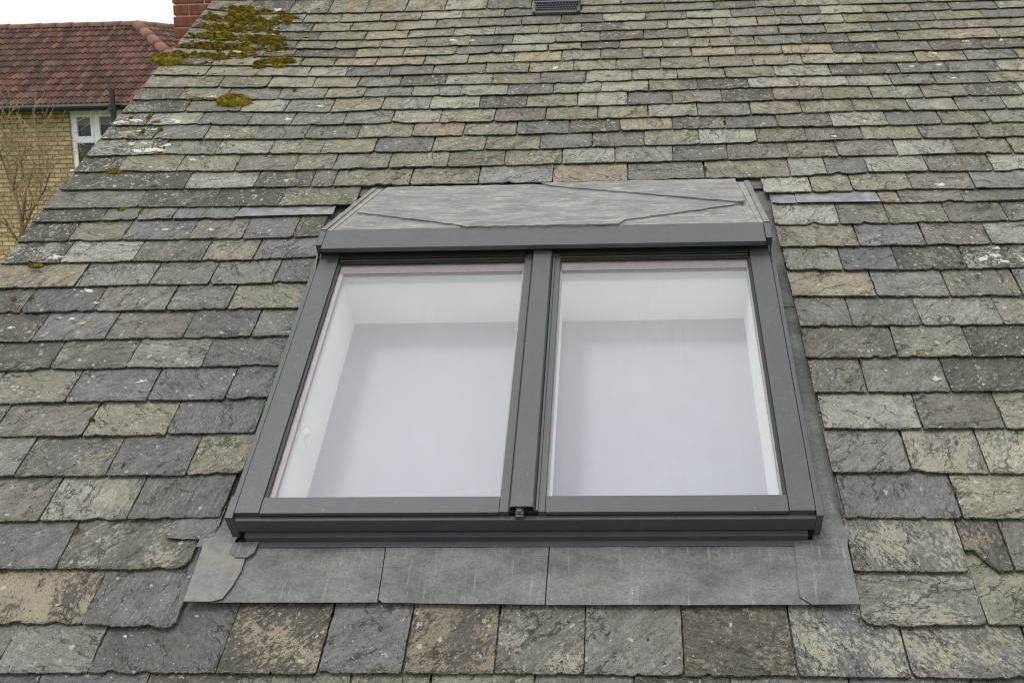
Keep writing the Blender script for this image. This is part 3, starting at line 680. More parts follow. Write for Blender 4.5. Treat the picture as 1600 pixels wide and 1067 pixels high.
def slate_geo(uL, uR, vL, vR, g, cls, seed, cell, thk, cornL=0.0, cornR=0.0, notch=None, lift=0.0, chips=True):
    rng = np.random.RandomState(seed)
    W = uR - uL
    nu = int(np.clip(W / cell, 6, 40)); vis = g * 1.12
    nv = int(np.clip(vis / cell, 5, 26))
    s = np.linspace(0, 1, nu + 1)
    x = s * W
    amp = 0.0024 + 0.0022 * rng.rand()
    tail = noise1(rng, x, 45, 3) * amp + noise1(rng, x, 7, 2) * 0.0022
    for _ in range(rng.randint(0, 4) if chips else 0):                       # chips out of the tail
        c = rng.rand() * W; r = 0.006 + 0.03 * rng.rand(); dpt = 0.003 + 0.010 * rng.rand() ** 1.5
        tail += dpt * np.clip(1 - np.abs((x - c + r * 0.5 * (rng.rand() - 0.5)) / r), 0, 1) ** 0.7
    cl = cornL if cornL > 0 else (0.002 + 0.022 * rng.rand() ** 4)
    crn = cornR if cornR > 0 else (0.002 + 0.022 * rng.rand() ** 4)
    a = np.clip(1 - x / cl, 0, 1); tail += cl * 0.9 * (1 - np.sqrt(1 - a * a * 0.98))
    a = np.clip(1 - (W - x) / crn, 0, 1); tail += crn * 0.9 * (1 - np.sqrt(1 - a * a * 0.98))
    if notch:                                                # a corner broken away: (from s, to s, depth)
        q = np.clip((notch[1] - s) / (notch[1] - notch[0]), 0, 1)
        tail += notch[2] * (q * q * (3 - 2 * q)) + notch[2] * 0.12 * noise1(rng, x, 60, 3) * (q > 0)
    vt = vL + (vR - vL) * s + tail
    tt = np.concatenate([[0, 0.004 / vis, 0.010 / vis], np.linspace(0.02 / vis, 1, nv)])
    nr = len(tt)
    T, S = np.meshgrid(tt, s, indexing='ij')
    hv = vL + (vR - vL) * s + vis
    V = vt[None, :] + (hv - vt)[None, :] * T
    sideL = noise1(rng, tt * vis + 0.0, 40, 3) * 0.0022; sideR = noise1(rng, tt * vis + 0.0, 40, 3) * 0.0022
    skew = (rng.rand() - 0.5) * 0.006
    U = uL + S * W + sideL[:, None] * (1 - S) ** 6 + sideR[:, None] * S ** 6 + skew * (T - 0.3)
    base_v = vL + (vR - vL) * S
    drop = thk + 0.0025
    Wv = -(V - base_v) / g * drop
    Wv = Wv + noise2(rng, U, V, 11) * 0.0012 + noise2(rng, U, V, 34) * 0.0006
    Wv = Wv + (S - 0.5) * (rng.rand() - 0.5) * 0.007 * (1 - T) + lift * (1 - T) + (rng.rand() - 0.35) * 0.002 * (1 - T)
    e0 = 0.04 + 0.30 * np.clip(noise1(rng, x, 22, 3), 0, 1)
    Wv[0] -= thk * e0; Wv[1] -= thk * e0 * 0.4; Wv[2] -= thk * e0 * 0.1
    Wv[:, 0] -= thk * 0.06; Wv[:, -1] -= thk * 0.06
    m = nu + 1
    verts = [np.stack([U, V, Wv], -1).reshape(-1, 3)]
    edge = [np.zeros(nr * m)]
    edge[0][:m] = 0.45; edge[0][m:2 * m] = 0.1
    F = []
    idx = np.arange(nr * m).reshape(nr, m)
    F += np.stack([idx[:-1, :-1], idx[:-1, 1:], idx[1:, 1:], idx[1:, :-1]], -1).reshape(-1, 4).tolist()
    n = nr * m
    # head, tucked under the courses above
    hx = np.stack([uL + s * W, hv + g * 0.9, -(hv + g * 0.9 - (vL + (vR - vL) * s)) / g * drop], -1)
    verts.append(hx); edge.append(np.zeros(m))
    F += [(int(idx[-1, j]), int(idx[-1, j + 1]), n + j + 1, n + j) for j in range(nu)]
    n += m
    # tail face (rough, three rings)
    wb = Wv[0] - thk * (0.8 + 0.15 * noise1(rng, x, 30, 2))
    r0 = np.stack([U[0], V[0], Wv[0]], -1)
    r1 = np.stack([U[0], V[0] - 0.0015 + noise1(rng, x, 50, 2) * 0.003, (Wv[0] + wb) / 2 + noise1(rng, x, 40, 2) * thk * 0.25], -1)
    r2 = np.stack([U[0], V[0] + 0.002 + noise1(rng, x, 45, 2) * 0.002, wb], -1)
    verts += [r0, r1, r2]; edge += [np.ones(m) * 0.8, np.ones(m), np.ones(m)]
    for k in range(2):
        F += [(n + k * m + j + m, n + k * m + j + 1 + m, n + k * m + j + 1, n + k * m + j) for j in range(nu)]
    n += 3 * m
    # sides
    for col, sg in ((0, 1), (nu, -1)):
        a0 = np.stack([U[:, col], V[:, col], Wv[:, col]], -1)
        b0 = a0.copy(); b0[:, 2] -= thk * 0.8; b0[:, 0] += (rng.rand(nr) - 0.5) * 0.003
        verts += [a0, b0]; edge += [np.ones(nr) * 0.7, np.ones(nr)]
        for j in range(nr - 1):
            f = (n + j, n + j + 1, n + nr + j + 1, n + nr + j)
            F.append(f if sg > 0 else f[::-1])
        n += 2 * nr
    VV = np.concatenate(verts); EE = np.concatenate(edge)
    ED = np.zeros(len(VV))
    dt = V - vt[None, :]
    ds = np.minimum(S * W, (1 - S) * W)
    ED[:nr * m] = np.minimum(dt, ds * 1.6 + 0.004).ravel()
    ED[nr * m:nr * m + m] = 0.2
    t1, t2, pr = PAL[cls]
    jit = 1 + (rng.rand() - 0.5) * 0.36
    hue = (rng.rand(3) - 0.5) * 0.02
    c1 = np.array(lin(*t1)); c2 = np.array(lin(*t2))
    avg = np.array([0.192, 0.186, 0.163])                    # weathering pulls every slate towards one grey
    y1 = c1.mean() / avg.mean(); y2 = c2.mean() / avg.mean()
    c1 = (c1 * 0.62 + avg * y1 * 0.38); c2 = c2 * 0.62 + avg * y2 * 0.38
    lv = min(1.0, max(0.0, (vL - 1.2) / 2.2))               # yellow-brown lichen film thickens up the slope
    c1 = c1 * (1 + lv * np.array([0.10, 0.03, -0.12]))
    c1 = c1 * (jit + hue) * ALB; c2 = c2 * (1 + (rng.rand() - 0.5) * 0.12) * ALB
    N = len(VV)
    phi = rng.choice([rng.normal(1.2, 0.35), rng.normal(0.1, 0.3), rng.normal(0.75, 0.2), rng.normal(2.2, 0.35)])
    du_, dv_ = VV[:, 0] - uL, VV[:, 1] - vL
    loc = np.stack([du_ * math.cos(phi) + dv_ * math.sin(phi), -du_ * math.sin(phi) + dv_ * math.cos(phi), np.full(N, rng.rand() * 60)], -1)
    loc[:, 0] += rng.rand() * 30; loc[:, 1] += rng.rand() * 30
    loc[:, 1] += (VV[:, 2]) * 1.0
    one = np.ones((N, 1))
    p = np.array(pr) * (0.75 + 0.5 * rng.rand(3)); p[1] += 0.05 + 0.06 * max(0.0, min(4.0, vL)); p[0] += 0.03 * max(0.0, min(4.0, vL))
    p[2] += 0.12 * max(0.0, min(4.0, vL))
    stk = 0.15 + 0.85 * rng.rand() ** 1.3
    at = {'loc': ('FLOAT_VECTOR', loc),
          'tint': ('FLOAT_COLOR', np.concatenate([np.tile(c1, (N, 1)), one], 1)),
          'tint2': ('FLOAT_COLOR', np.concatenate([np.tile(c2, (N, 1)), one], 1)),
          'par': ('FLOAT_COLOR', np.concatenate([np.tile(p, (N, 1)), one * stk], 1)),
          'edge': ('FLOAT', EE), 'ed': ('FLOAT', ED)}
    return VV, F, at


Minv = cam.matrix_world.inverted() @ RM


def px(u, v, w=0.0):
    p = Minv @ Vector((u, v, w))
    return (901.63 + 1600 * p.x / -p.z, 532.9 - 1600 * p.y / -p.z)


house = empty('slate_roofed_house', (0, 0, 0))
tag(house, 'weathered grey slate roof slope that fills the picture around the skylight', 'roof')

jobs = []
for i in range(NR):
    for j, (a, b, c) in enumerate(slist[i]):
        # keep the opening for the skylight and its flashing free
        gap = rs.uniform(0.0015, 0.0042)
        vL, vR = vrow(i, a + 0.01), vrow(i, b - 0.01)
        vm = (vL + vR) / 2
        if -0.30 < vm < 2.0 and a < 0.9 and b > -0.88: continue
        um = (a + b) / 2
        g_ = max(0.06, vrow(i + 1, um) - vm)
        if i == 2 and -0.99 < um < 1.05: g_ = 0.235
        x0, y0 = px(a, vm); x1, y1 = px(b, vm + g_)
        area = 0 if (x1 < 3 or x0 > 1597 or y1 > 1062 or y0 < 3) else abs(min(x1, 1600) - max(x0, 0)) * abs(min(1067, y0) - max(y1, 0))
        jobs.append((area, i, j, a + gap, b - gap, vL, vR, g_, c))
jobs.sort(key=lambda q: -q[0])
rest = [[], [], {k: [] for k in ('loc', 'tint', 'tint2', 'par', 'edge', 'ed')}]
SPEC = {(4, -1.572): dict(cornR=0.055), (3, -1.4): dict(cornR=0.03, lift=0.006), (3, 1.048): dict(cornL=0.045, lift=0.004),
        (16, -1.405): dict(cornR=0.04), (4, 1.422): dict(notch=(0.12, 0.72, 0.085)), (5, -1.237): dict(cornL=0.02)}
for k, (area, i, j, a, b, vL, vR, g_, c) in enumerate(jobs):
    cell = 0.0075 if i < 11 else (0.010 if i < 18 else 0.014)
    if area <= 0: cell = 0.03
    kw = {}
    for (ri, uu), d in SPEC.items():
        if ri == i and abs(a - uu) < 0.03: kw = d
    VV, F, at = slate_geo(a, b, vL, vR, g_, c, 1000 + i * 61 + j, cell, THK(vL) * rs.uniform(0.8, 1.2), **kw)
    if k < 299:
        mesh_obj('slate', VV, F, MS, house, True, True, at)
    else:
        n0 = sum(len(q) for q in rest[0])
        rest[0].append(VV); rest[1] += [tuple(x + n0 for x in f) for f in F]
        for kk in at: rest[2][kk].append(np.asarray(at[kk][1], float))
at = {kk: ({'loc': 'FLOAT_VECTOR', 'edge': 'FLOAT', 'ed': 'FLOAT'}.get(kk, 'FLOAT_COLOR'), np.concatenate(v)) for kk, v in rest[2].items()}
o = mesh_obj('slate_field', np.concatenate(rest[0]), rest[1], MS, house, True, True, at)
tag(o, kind='stuff')

# odd slate slip tucked in beside the skylight foot
VV, F, at = slate_geo(-1.236, -1.070, -0.004, -0.006, 0.085, 'B', 77, 0.006, 0.008, cornR=0.02, chips=False)
VV[:, 2] += 0.001
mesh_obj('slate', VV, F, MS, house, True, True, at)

# deck under the slates, with the opening for the skylight
mb = MB()
for (u0, u1, v0, v1) in ((-0.99, 0.96, -1.0, -0.06), (0.96, 3.25, -1.0, 4.66), (-0.99, 0.96, 2.10, 4.66)):
    mb.box(u0, u1, v0, v1, -0.12, -0.056)
mb.plate([(-2.46, -1.0), (-0.99, -1.0), (-0.99, 4.66), (-2.23, 4.66), (-2.46, 1.6)], 0.06, lambda u, v: -0.056)
mb.build('roof_deck', M_DECK, house)
# gable wall, back slope and ridge, seen only by stepping aside
cs_, sn_ = math.cos(PITCH), math.sin(PITCH)
def W2(u, v, w=0.0): return O + Vector((u, v * cs_ - w * sn_, v * sn_ + w * cs_))
mb = MB()
a_, r_, b_ = W2(-2.2, -0.95, -0.125), W2(-2.2, 4.62, -0.125), None
yb = r_.y + (r_.y - a_.y)
poly = [(a_.y + 0.2, 0.0), (yb - 0.2, 0.0), (yb - 0.2, a_.z + 0.13), (r_.y, r_.z), (a_.y + 0.2, a_.z + 0.13)]
for x0 in (-2.24,):
    vs = [(x0, y, z) for y, z in poly] + [(x0 + 0.22, y, z) for y, z in poly]
    mb.add(vs, [tuple(range(5)), tuple(range(5, 10))[::-1]] + [(i, (i + 1) % 5, 5 + (i + 1) % 5, 5 + i) for i in range(5)])
mb.add([(-2.14, a_.y + 0.2, 0), (3.1, a_.y + 0.2, 0), (3.1, a_.y + 0.2, a_.z + 0.13), (-2.14, a_.y + 0.2, a_.z + 0.13),
        (-2.14, a_.y + 0.42, 0), (3.1, a_.y + 0.42, 0), (3.1, a_.y + 0.42, a_.z + 0.13), (-2.14, a_.y + 0.42, a_.z + 0.13)],
       [(0, 1, 2, 3), (7, 6, 5, 4), (0, 4, 5, 1), (3, 2, 6, 7), (0, 3, 7, 4), (1, 5, 6, 2)])
inv = RM.inverted()
mb.v = [tuple(inv @ Vector(p)) for p in mb.v]
mb.build('wall', M_YBRICK, house)
mb = MB()
bs = [W2(-2.26, 4.66, -0.05), W2(3.25, 4.66, -0.03)]
lo = [Vector((p.x, p.y + 4.5 * cs_, p.z - 4.5 * sn_)) for p in bs]
vs = [bs[0], bs[1], lo[1], lo[0]]; vs2 = [p - Vector((0, 0, 0.08)) for p in vs]
mb.add([inv @ p for p in vs + vs2], [(0, 1, 2, 3), (7, 6, 5, 4), (0, 4, 5, 1), (1, 5, 6, 2), (2, 6, 7, 3), (3, 7, 4, 0)])
mb.build('back_slope', M_DECK, house)
M_RIDGE = m_plain('ridge_clay', (92, 90, 86), 0.9, 0.25, 30, bumpd=0.003)
u = -2.30
while u < 3.1:
    mb = MB()
    prof = [(4.50, -0.012), (4.60, 0.045), (4.66, 0.075), (4.72, 0.03), (4.76, -0.06), (4.74, -0.07), (4.70, 0.015), (4.655, 0.055), (4.60, 0.028), (4.505, -0.026)]
    mb.prism_u(prof, u, u + 0.445)
    mb.build('ridge_tile', M_RIDGE, house)
    u += 0.45

# ---------------------------------------------------------------- skylight
sk = empty('skylight', (0, 0, 0))
tag(sk, 'dark grey metal framed twin pane skylight set in the slate roof', 'skylight')
UL0, UL1, UR0, UR1 = -0.964, -0.882, 0.856, 0.938
def part(name, mat, *boxes, bev=0.0015, smooth=False, parent=None):
    mb = MB()
    for b in boxes: mb.box(*b, bev=bev)
    return mb.build(name, mat, parent or sk, True, smooth)
for sgn in (0, 1):
    u0, u1 = (UL0, UL1) if sgn == 0 else (UR0, UR1)
    fr = part('side_frame', MP, (u0, u1, 0.002, 1.40, -0.12, 0.130))
    fl = (-0.986, -0.9675) if sgn == 0 else (0.9415, 0.957)
    part('side_flange', MP, (fl[0], fl[1], 0.076, 1.36, -0.01, 0.125))
    part('frame_joint', MD, (min(fl[1], u0) if sgn == 0 else u1 - 0.001, u0 + 0.001 if sgn == 0 else fl[0], 0.01, 1.36, 0.0, 0.118), bev=0)
    part('gasket', MD, ((u1, u1 + 0.013, 0.066, 1.34, 0.10, 0.1225) if sgn == 0 else (u0 - 0.013, u0, 0.066, 1.34, 0.10, 0.1225)), bev=0.002)
    cap = (-0.993, -0.9665) if sgn == 0 else (0.9405, 0.962)
    part('corner_cap', MP, (cap[0], cap[1], -0.017, 0.0745, 0.022, 0.1275))
# bottom rail in two lengths, then the stepped sill below
for (a, b) in ((-0.879, -0.0865), (0.0675, 0.853)):
    mb = MB()
    mb.prism_u([(0.066, 0.129), (0.001, 0.129), (0.000, 0.128), (-0.001, 0.116), (0.012, 0.114), (0.012, 0.05), (0.066, 0.05)], a, b)
    mb.build('bottom_rail', MP, sk)
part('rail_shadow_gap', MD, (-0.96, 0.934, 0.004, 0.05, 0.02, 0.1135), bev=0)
part('curb', MD, (-0.987, 0.958, 0.0035, 0.04, -0.12, 0.0195), (-0.987, 0.958, -0.058, 0.0035, -0.12, -0.014), bev=0)
mb = MB(); mb.prism_u([(0.002, 0.1085), (-0.013, 0.1085), (-0.015, 0.1065), (-0.0155, 0.052), (0.002, 0.050)], -0.966, 0.940)
sill = mb.build('sill', MP, sk)
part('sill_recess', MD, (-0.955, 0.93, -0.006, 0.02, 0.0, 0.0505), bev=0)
mb = MB(); mb.prism_u([(-0.0062, 0.041), (-0.029, 0.040), (-0.0305, 0.0385), (-0.031, 0.014), (-0.050, 0.012), (-0.052, -0.012), (-0.0062, -0.012)], -0.945, 0.92)
mb.build('sill_ledge', MP, sk)
# mullion
for (a, b) in ((-0.0845, -0.0545), (0.0440, 0.0655)):
    part('mullion_flange', MP, (a, b, 0.001, 1.36, 0.06, 0.131))
mb = MB()
ot = [(-0.0535, 0.128), (-0.047, 0.150), (-0.045, 0.1515), (0.025, 0.1515), (0.027, 0.150), (0.034, 0.128)]
inr = [(0.030, 0.128), (0.024, 0.1465), (-0.044, 0.1465), (-0.0495, 0.128)]
mb.prism_v(ot + inr, 0.007, 1.36)
cap = mb.build('mullion_cap', MP, sk)
part('mullion_core', MD, (-0.0545, 0.044, 0.004, 1.36, 0.03, 0.127), bev=0)
part('mullion_lip', MP, (0.0352, 0.0432, 0.004, 1.36, 0.120, 0.1345), bev=0.001)
part('bracket', m_plain('bracket_steel', (96, 94, 84), 0.5, 0.2, 60), (-0.030, -0.004, -0.006, 0.05, 0.1275, 0.1315), (-0.026, -0.010, -0.004, 0.05, 0.1315, 0.1405), bev=0.0008)
part('sill_tongue', MP, (-0.030, -0.004, -0.0150, 0.003, 0.107, 0.1265), bev=0.0008)
# glazing
for (a, b) in ((-0.874, -0.080), (0.061, 0.849)):
    p_ = part('pane', MG, (a, b, 0.050, 1.345, 0.112, 0.118), bev=0)
    q_ = part('inner_pane', MG, (a + 0.001, b - 0.001, 0.051, 1.344, 0.088, 0.092), bev=0)
    mb = MB()
    e = 0.030
    e = 0.024 if a < -0.5 else 0.012; e2 = 0.012
    mb.box(a + 0.002, a + e, 0.052, 1.343, 0.0925, 0.1115)
    mb.box(b - e2, b - 0.002, 0.052, 1.343, 0.0925, 0.1115)
    mb.box(a + e, b - e2, 1.268, 1.343, 0.0925, 0.1115)
    mb.box(a + e, b - e2, 0.052, 0.072, 0.0925, 0.1115)
    mb.build('spacer', M_SPACER, sk)
    part('head_rail', MD, (a, b, 1.318, 1.40, 0.1185, 0.128), (a, b, 1.338, 1.40, 0.128, 0.139), bev=0.001)
    part('head_bead', m_plain('head_bead_grey', (70, 70, 62), 0.4, 0.1, 20), (a + 0.002, b - 0.002, 1.3285, 1.3335, 0.1282, 0.1335), bev=0.001)
# white lined shaft and blind
part('reveal', M_WHITE, (-0.888, -0.868, 0.04, 1.33, -0.21, 0.086), bev=0)
part('reveal', M_WHITE, (0.850, 0.870, 0.04, 1.33, -0.21, 0.086), bev=0)
part('reveal', M_WHITE, (-0.868, 0.850, 1.305, 1.33, -0.21, 0.086), bev=0)
part('reveal', M_WHITE, (-0.868, 0.850, 0.04, 0.058, -0.21, 0.086), bev=0)
part('shaft_divider', M_WHITE, (-0.078, 0.058, 0.058, 1.305, -0.185, 0.086), bev=0.002)
part('blind', M_BLIND, (-0.868, 0.850, 0.058, 1.305, -0.215, -0.205), bev=0)
mb = MB()
mb.box(-0.8675, -0.8655, 0.455, 0.515, -0.075, 0.05, bev=0.0008)
mb.tube([(-0.866, 0.484, -0.012), (-0.852, 0.484, -0.012)], [0.017, 0.015], 14)
mb.tube([(-0.852, 0.484, -0.012), (-0.845, 0.484, -0.012)], [0.009, 0.008], 12)
mb.build('catch', M_WHITE, sk)
# head: hood with end plates
mb = MB()
mb.prism_u([(1.350, 0.168), (1.3425, 0.1695), (1.3420, 0.1885), (1.3435, 0.1905), (1.478, 0.1860), (1.480, 0.15), (1.365, 0.15)], -0.946, 0.919)
mb.build('hood', MP, sk)
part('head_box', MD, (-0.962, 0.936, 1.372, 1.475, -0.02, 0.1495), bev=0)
for sgn in (0, 1):
    a, b = (-0.974, -0.9485) if sgn == 0 else (0.9225, 0.948)
    mb = MB(); mb.prism_u([(1.366, 0.1505), (1.366, 0.191), (1.484, 0.187), (1.484, 0.1505)], a, b); mb.build('hood_end_cap', MP, sk)
    a, b = (-0.9755, -0.970) if sgn == 0 else (0.9435, 0.949)
    mb = MB(); mb.prism_u([(1.285, 0.126), (1.362, 0.1500), (1.484, 0.150), (1.484, 0.126)], a, b); mb.build('hood_end_tail', MP, sk)
# sloping back tray clad in riven slate, from the hood down to the roof
V1, W1, V2, W2_ = 1.478, 0.180, 2.062, -0.006
TL = math.hypot(V2 - V1, W2_ - W1); ta, tb = (V2 - V1) / TL, (W2_ - W1) / TL
def tray(u, s, h=0.0): return (u, V1 + s * ta - h * tb, W1 + s * tb + h * ta)
def tray_plate(poly, h0, th_, name, mat):
    n = len(poly); rng = random.Random(n * 7 + int(h0 * 1e4))
    pts = []
    for i in range(n):                                      # ragged edges
        (u0, s0), (u1, s1) = poly[i], poly[(i + 1) % n]
        L = math.hypot(u1 - u0, s1 - s0); k = max(1, int(L / 0.03))
        for q in range(k):
            t = q / k; j = 0 if q == 0 else rng.uniform(-1, 1) * 0.0045
            pts.append((u0 + (u1 - u0) * t - (s1 - s0) / L * j, s0 + (s1 - s0) * t + (u1 - u0) / L * j))
    n = len(pts)
    mb = MB()
    mb.add([tray(u, s, h0) for u, s in pts] + [tray(u, s, h0 - th_) for u, s in pts],
           [tuple(range(n)), tuple(range(n, 2 * n))[::-1]] + [(i, n + i, n + (i + 1) % n, (i + 1) % n) for i in range(n)])
    return mb.build(name, mat, sk)
tray_plate([(-0.95, -0.01), (0.925, -0.01), (0.905, 0.612), (-0.862, 0.612)], 0.0, 0.02, 'tray_base', M_EDGELEAD)
tray_plate([(-0.905, -0.005), (-0.37, -0.005), (-0.37, 0.035), (-0.878, 0.235)], 0.005, 0.005, 'tray_slate', MT)
tray_plate([(0.30, -0.005), (0.862, -0.005), (0.855, 0.262), (0.30, 0.07)], 0.005, 0.005, 'tray_slate', MT)
tray_plate([(-0.345, -0.005), (0.31, -0.005), (0.335, 0.046), (0.858, 0.245), (0.02, 0.575), (-0.10, 0.605), (-0.808, 0.605), (-0.868, 0.222), (-0.385, 0.024)], 0.0125, 0.0075, 'tray_slate', MT)
tray_plate([(-0.01, 0.556), (0.84, 0.252), (0.872, 0.258), (0.866, 0.605), (-0.06, 0.605)], 0.020, 0.0075, 'tray_slate', MT)
for sgn in (0, 1):
    e0, e1 = ((-0.950, -0.862) if sgn == 0 else (0.925, 0.906)); w_ = 0.024 * (-1 if sgn == 0 else 1)
    mb = MB()
    lo0 = [tray(e0, -0.005, 0.010), tray(e0 + w_, -0.005, 0.010), tray(e1 + w_, 0.61, 0.008), tray(e1, 0.61, 0.008)]
    bt0 = [(p[0], p[1], -0.045) for p in lo0]
    mb.add(lo0 + bt0, [(0, 1, 2, 3), (7, 6, 5, 4), (0, 4, 5, 1), (1, 5, 6, 2), (2, 6, 7, 3), (3, 7, 4, 0)])
    mb.build('tray_edge', m_plain('tray_edge_grey', (104, 104, 98), 0.5, 0.15, 20), sk)
    mb = MB()
    e2 = e0 - w_ * 0.9; e3 = e1 - w_ * 1.3
    top = [tray(e0, 0.0, 0.0035), tray(e2, 0.0, 0.0035), tray(e3, 0.605, 0.003), tray(e1, 0.605, 0.003)]
    bot = [tray(e0, 0.0, 0.0005), tray(e2, 0.0, 0.0005), tray(e3, 0.605, 0.0005), tray(e1, 0.605, 0.0005)]
    mb.add(top + bot, [(0, 1, 2, 3), (7, 6, 5, 4), (0, 4, 5, 1), (1, 5, 6, 2), (2, 6, 7, 3), (3, 7, 4, 0)])
    mb.build('tray_margin', M_EDGELEAD, sk)

# ---------------------------------------------------------------- flashings
def sheet(name, poly, thick, wfun, parent=None, mat=None, wav=0.002, seed=1):
    """thin dressed sheet: polygon filled with a fine grid of points and gentle dents"""
    bm = bmesh.new()
    f = bm.faces.new([bm.verts.new((u, v, 0)) for u, v in poly])
    bmesh.ops.triangulate(bm, faces=[f])
    for _ in range(4):
        es = [e for e in bm.edges if e.calc_length() > 0.035]
        if es: bmesh.ops.subdivide_edges(bm, edges=es, cuts=1)
        bmesh.ops.triangulate(bm, faces=[q for q in bm.faces if len(q.verts) > 3])
    r = random.Random(seed); ph = [r.uniform(0, 6) for _ in range(4)]
    def dent(u, v): return wav * 0.5 * (math.sin(u * 17 + ph[0]) * math.sin(v * 31 + ph[1]) + 0.6 * math.sin(u * 43 + v * 29 + ph[2]))
    for q in bm.verts:
        q.co.z = wfun(q.co.x, q.co.y) + dent(q.co.x, q.co.y)
    bmesh.ops.recalc_face_normals(bm, faces=bm.faces[:])
    if sum(q.normal.z for q in bm.faces) < 0: bmesh.ops.reverse_faces(bm, faces=bm.faces[:])
    ex = bmesh.ops.extrude_face_region(bm, geom=bm.faces[:])
    for q in [e for e in ex['geom'] if isinstance(e, bmesh.types.BMVert)]: q.co.z -= 0   # upper copy stays
    low = [q for q in bm.verts if q not in set(e for e in ex['geom'] if isinstance(e, bmesh.types.BMVert))]
    for q in low: q.co.z -= thick
    bmesh.ops.recalc_face_normals(bm, faces=bm.faces[:])
    bm.verts.index_update()
    vs = [tuple(q.co) for q in bm.verts]; fs = [tuple(q.index for q in f.verts) for f in bm.faces]
    bm.free()
    return mesh_obj(name, vs, fs, mat or ML, parent, True, False)

ap = empty('apron_flashing', (0, -0.15, 0))
tag(ap, 'row of blue grey metal flashing sheets below the skylight sill', 'flashing')
def apw(u, v): return 0.0035 + (v + 0.26) * 0.012 + 0.02 * max(0, v + 0.075)
sheet('flashing_sheet', [(-1.0, -0.257), (-0.4645, -0.257), (-0.4725, -0.03), (-0.955, -0.03)], 0.003, apw, ap, seed=1)
sheet('flashing_sheet', [(-0.461, -0.246), (-0.446, -0.259), (0.0695, -0.266), (0.0735, -0.03), (-0.469, -0.03)], 0.003, lambda u, v: apw(u, v) + 0.0015, ap, seed=2)
sheet('flashing_sheet', [(0.074, -0.267), (0.95, -0.267), (0.95, -0.03), (0.078, -0.03)], 0.003, lambda u, v: apw(u, v) + 0.002, ap, seed=3)
sheet('flashing_underlay', [(-0.98, -0.245), (0.94, -0.255), (0.94, -0.04), (-0.94, -0.04)], 0.002, lambda u, v: apw(u, v) - 0.006, ap, MD, seed=31)
sheet('corner_sheet', [(0.868, -0.243), (0.902, -0.270), (1.049, -0.268), (1.046, -0.02), (0.876, -0.035)], 0.0022, lambda u, v: apw(u, v) + 0.007, ap, seed=4)
sheet('corner_sheet', [(-1.089, -0.258), (-1.0, -0.258), (-0.966, -0.248), (-0.945, -0.20), (-0.932, -0.141), (-0.932, -0.040), (-1.089, -0.035)], 0.003, lambda u, v: apw(u, v) + 0.008, ap, m_plain('corner_slate', (92, 95, 97), 0.6, 0.1, 34, rgb2=(116, 113, 102), bumpd=0.004), seed=5)
sheet('corner_sheet', [(-1.115, -0.045), (-0.995, -0.050), (-0.985, 0.02), (-1.00, 0.16), (-1.115, 0.16)], 0.0022, lambda u, v: 0.010 - (v + 0.05) * 0.22, ap, ML, seed=6)
sheet('corner_sheet', [(-0.990, -0.072), (-0.965, -0.094), (-0.925, -0.095), (-0.905, -0.075), (-0.900, -0.035), (-0.985, -0.035)], 0.003, lambda u, v: apw(u, v) + 0.0125, ap, seed=7)

def gut(u, v): return -0.043
s1 = empty('side_flashing', (-1.05, 1.0, 0))
tag(s1, 'narrow grey metal gutter strip along the left side of the skylight', 'flashing', 'side gutters of the skylight')
sheet('gutter_sheet', [(-1.13, 0.10), (-0.98, 0.10), (-0.98, 1.30), (-1.13, 1.30)], 0.002, gut, s1, seed=8)
sheet('gutter_sheet', [(-1.13, 1.28), (-0.98, 1.28), (-0.955, 1.50), (-0.87, 2.05), (-0.80, 2.12), (-1.13, 2.12)], 0.002, lambda u, v: gut(u, v) + 0.003, s1, seed=9)
s2 = empty('side_flashing', (1.02, 1.0, 0))
tag(s2, 'grey metal gutter strip between skylight frame and right hand slates', 'flashing', 'side gutters of the skylight')
sheet('gutter_sheet', [(0.94, -0.07), (1.043, -0.07), (1.040, 0.13), (1.10, 0.16), (1.11, 1.22), (0.94, 1.22)], 0.002, lambda u, v: gut(u, v) + max(0.0, min(1.0, (0.12 - v) / 0.12)) * 0.046, s2, seed=10)
sheet('gutter_sheet', [(0.94, 1.19), (1.11, 1.19), (1.12, 2.12), (0.85, 2.12), (0.90, 2.05), (0.938, 1.50)], 0.002, lambda u, v: gut(u, v) + 0.003, s2, seed=11)
o = sheet('back_gutter', [(-1.0, 2.035), (1.02, 2.035), (1.02, 2.24), (-1.0, 2.24)], 0.002, lambda u, v: -0.026, sk, ML, seed=12)

def top_sheet(name, poly, label, seed, wf):
    base = (sum(p[0] for p in poly) / len(poly), sum(p[1] for p in poly) / len(poly), 0)
    o = sheet(name, poly, 0.002, wf, None, MLB, 0.0015, seed)
    tag(o, label, 'flashing'); return o
top_sheet('lead_strip', [(-1.512, 1.852), (-1.04, 1.858), (-1.045, 2.02), (-1.49, 2.02)], 'shiny blue grey lead strip between slate courses left of the hood', 21, lambda u, v: 0.0015 - (v - 1.85) * 0.17)
top_sheet('lead_strip', [(1.134, 1.878), (1.517, 1.872), (1.505, 2.04), (1.137, 2.04)], 'long bluish lead strip between slate courses right of the tray', 22, lambda u, v: 0.0035 - (v - 1.87) * 0.17)
top_sheet('lead_strip', [(1.023, 1.890), (1.05, 1.880), (1.13, 1.876), (1.137, 2.04), (1.015, 2.04)], 'short lead piece beside the skylight tray, left of the longer strip', 23, lambda u, v: 0.001 - (v - 1.87) * 0.17)

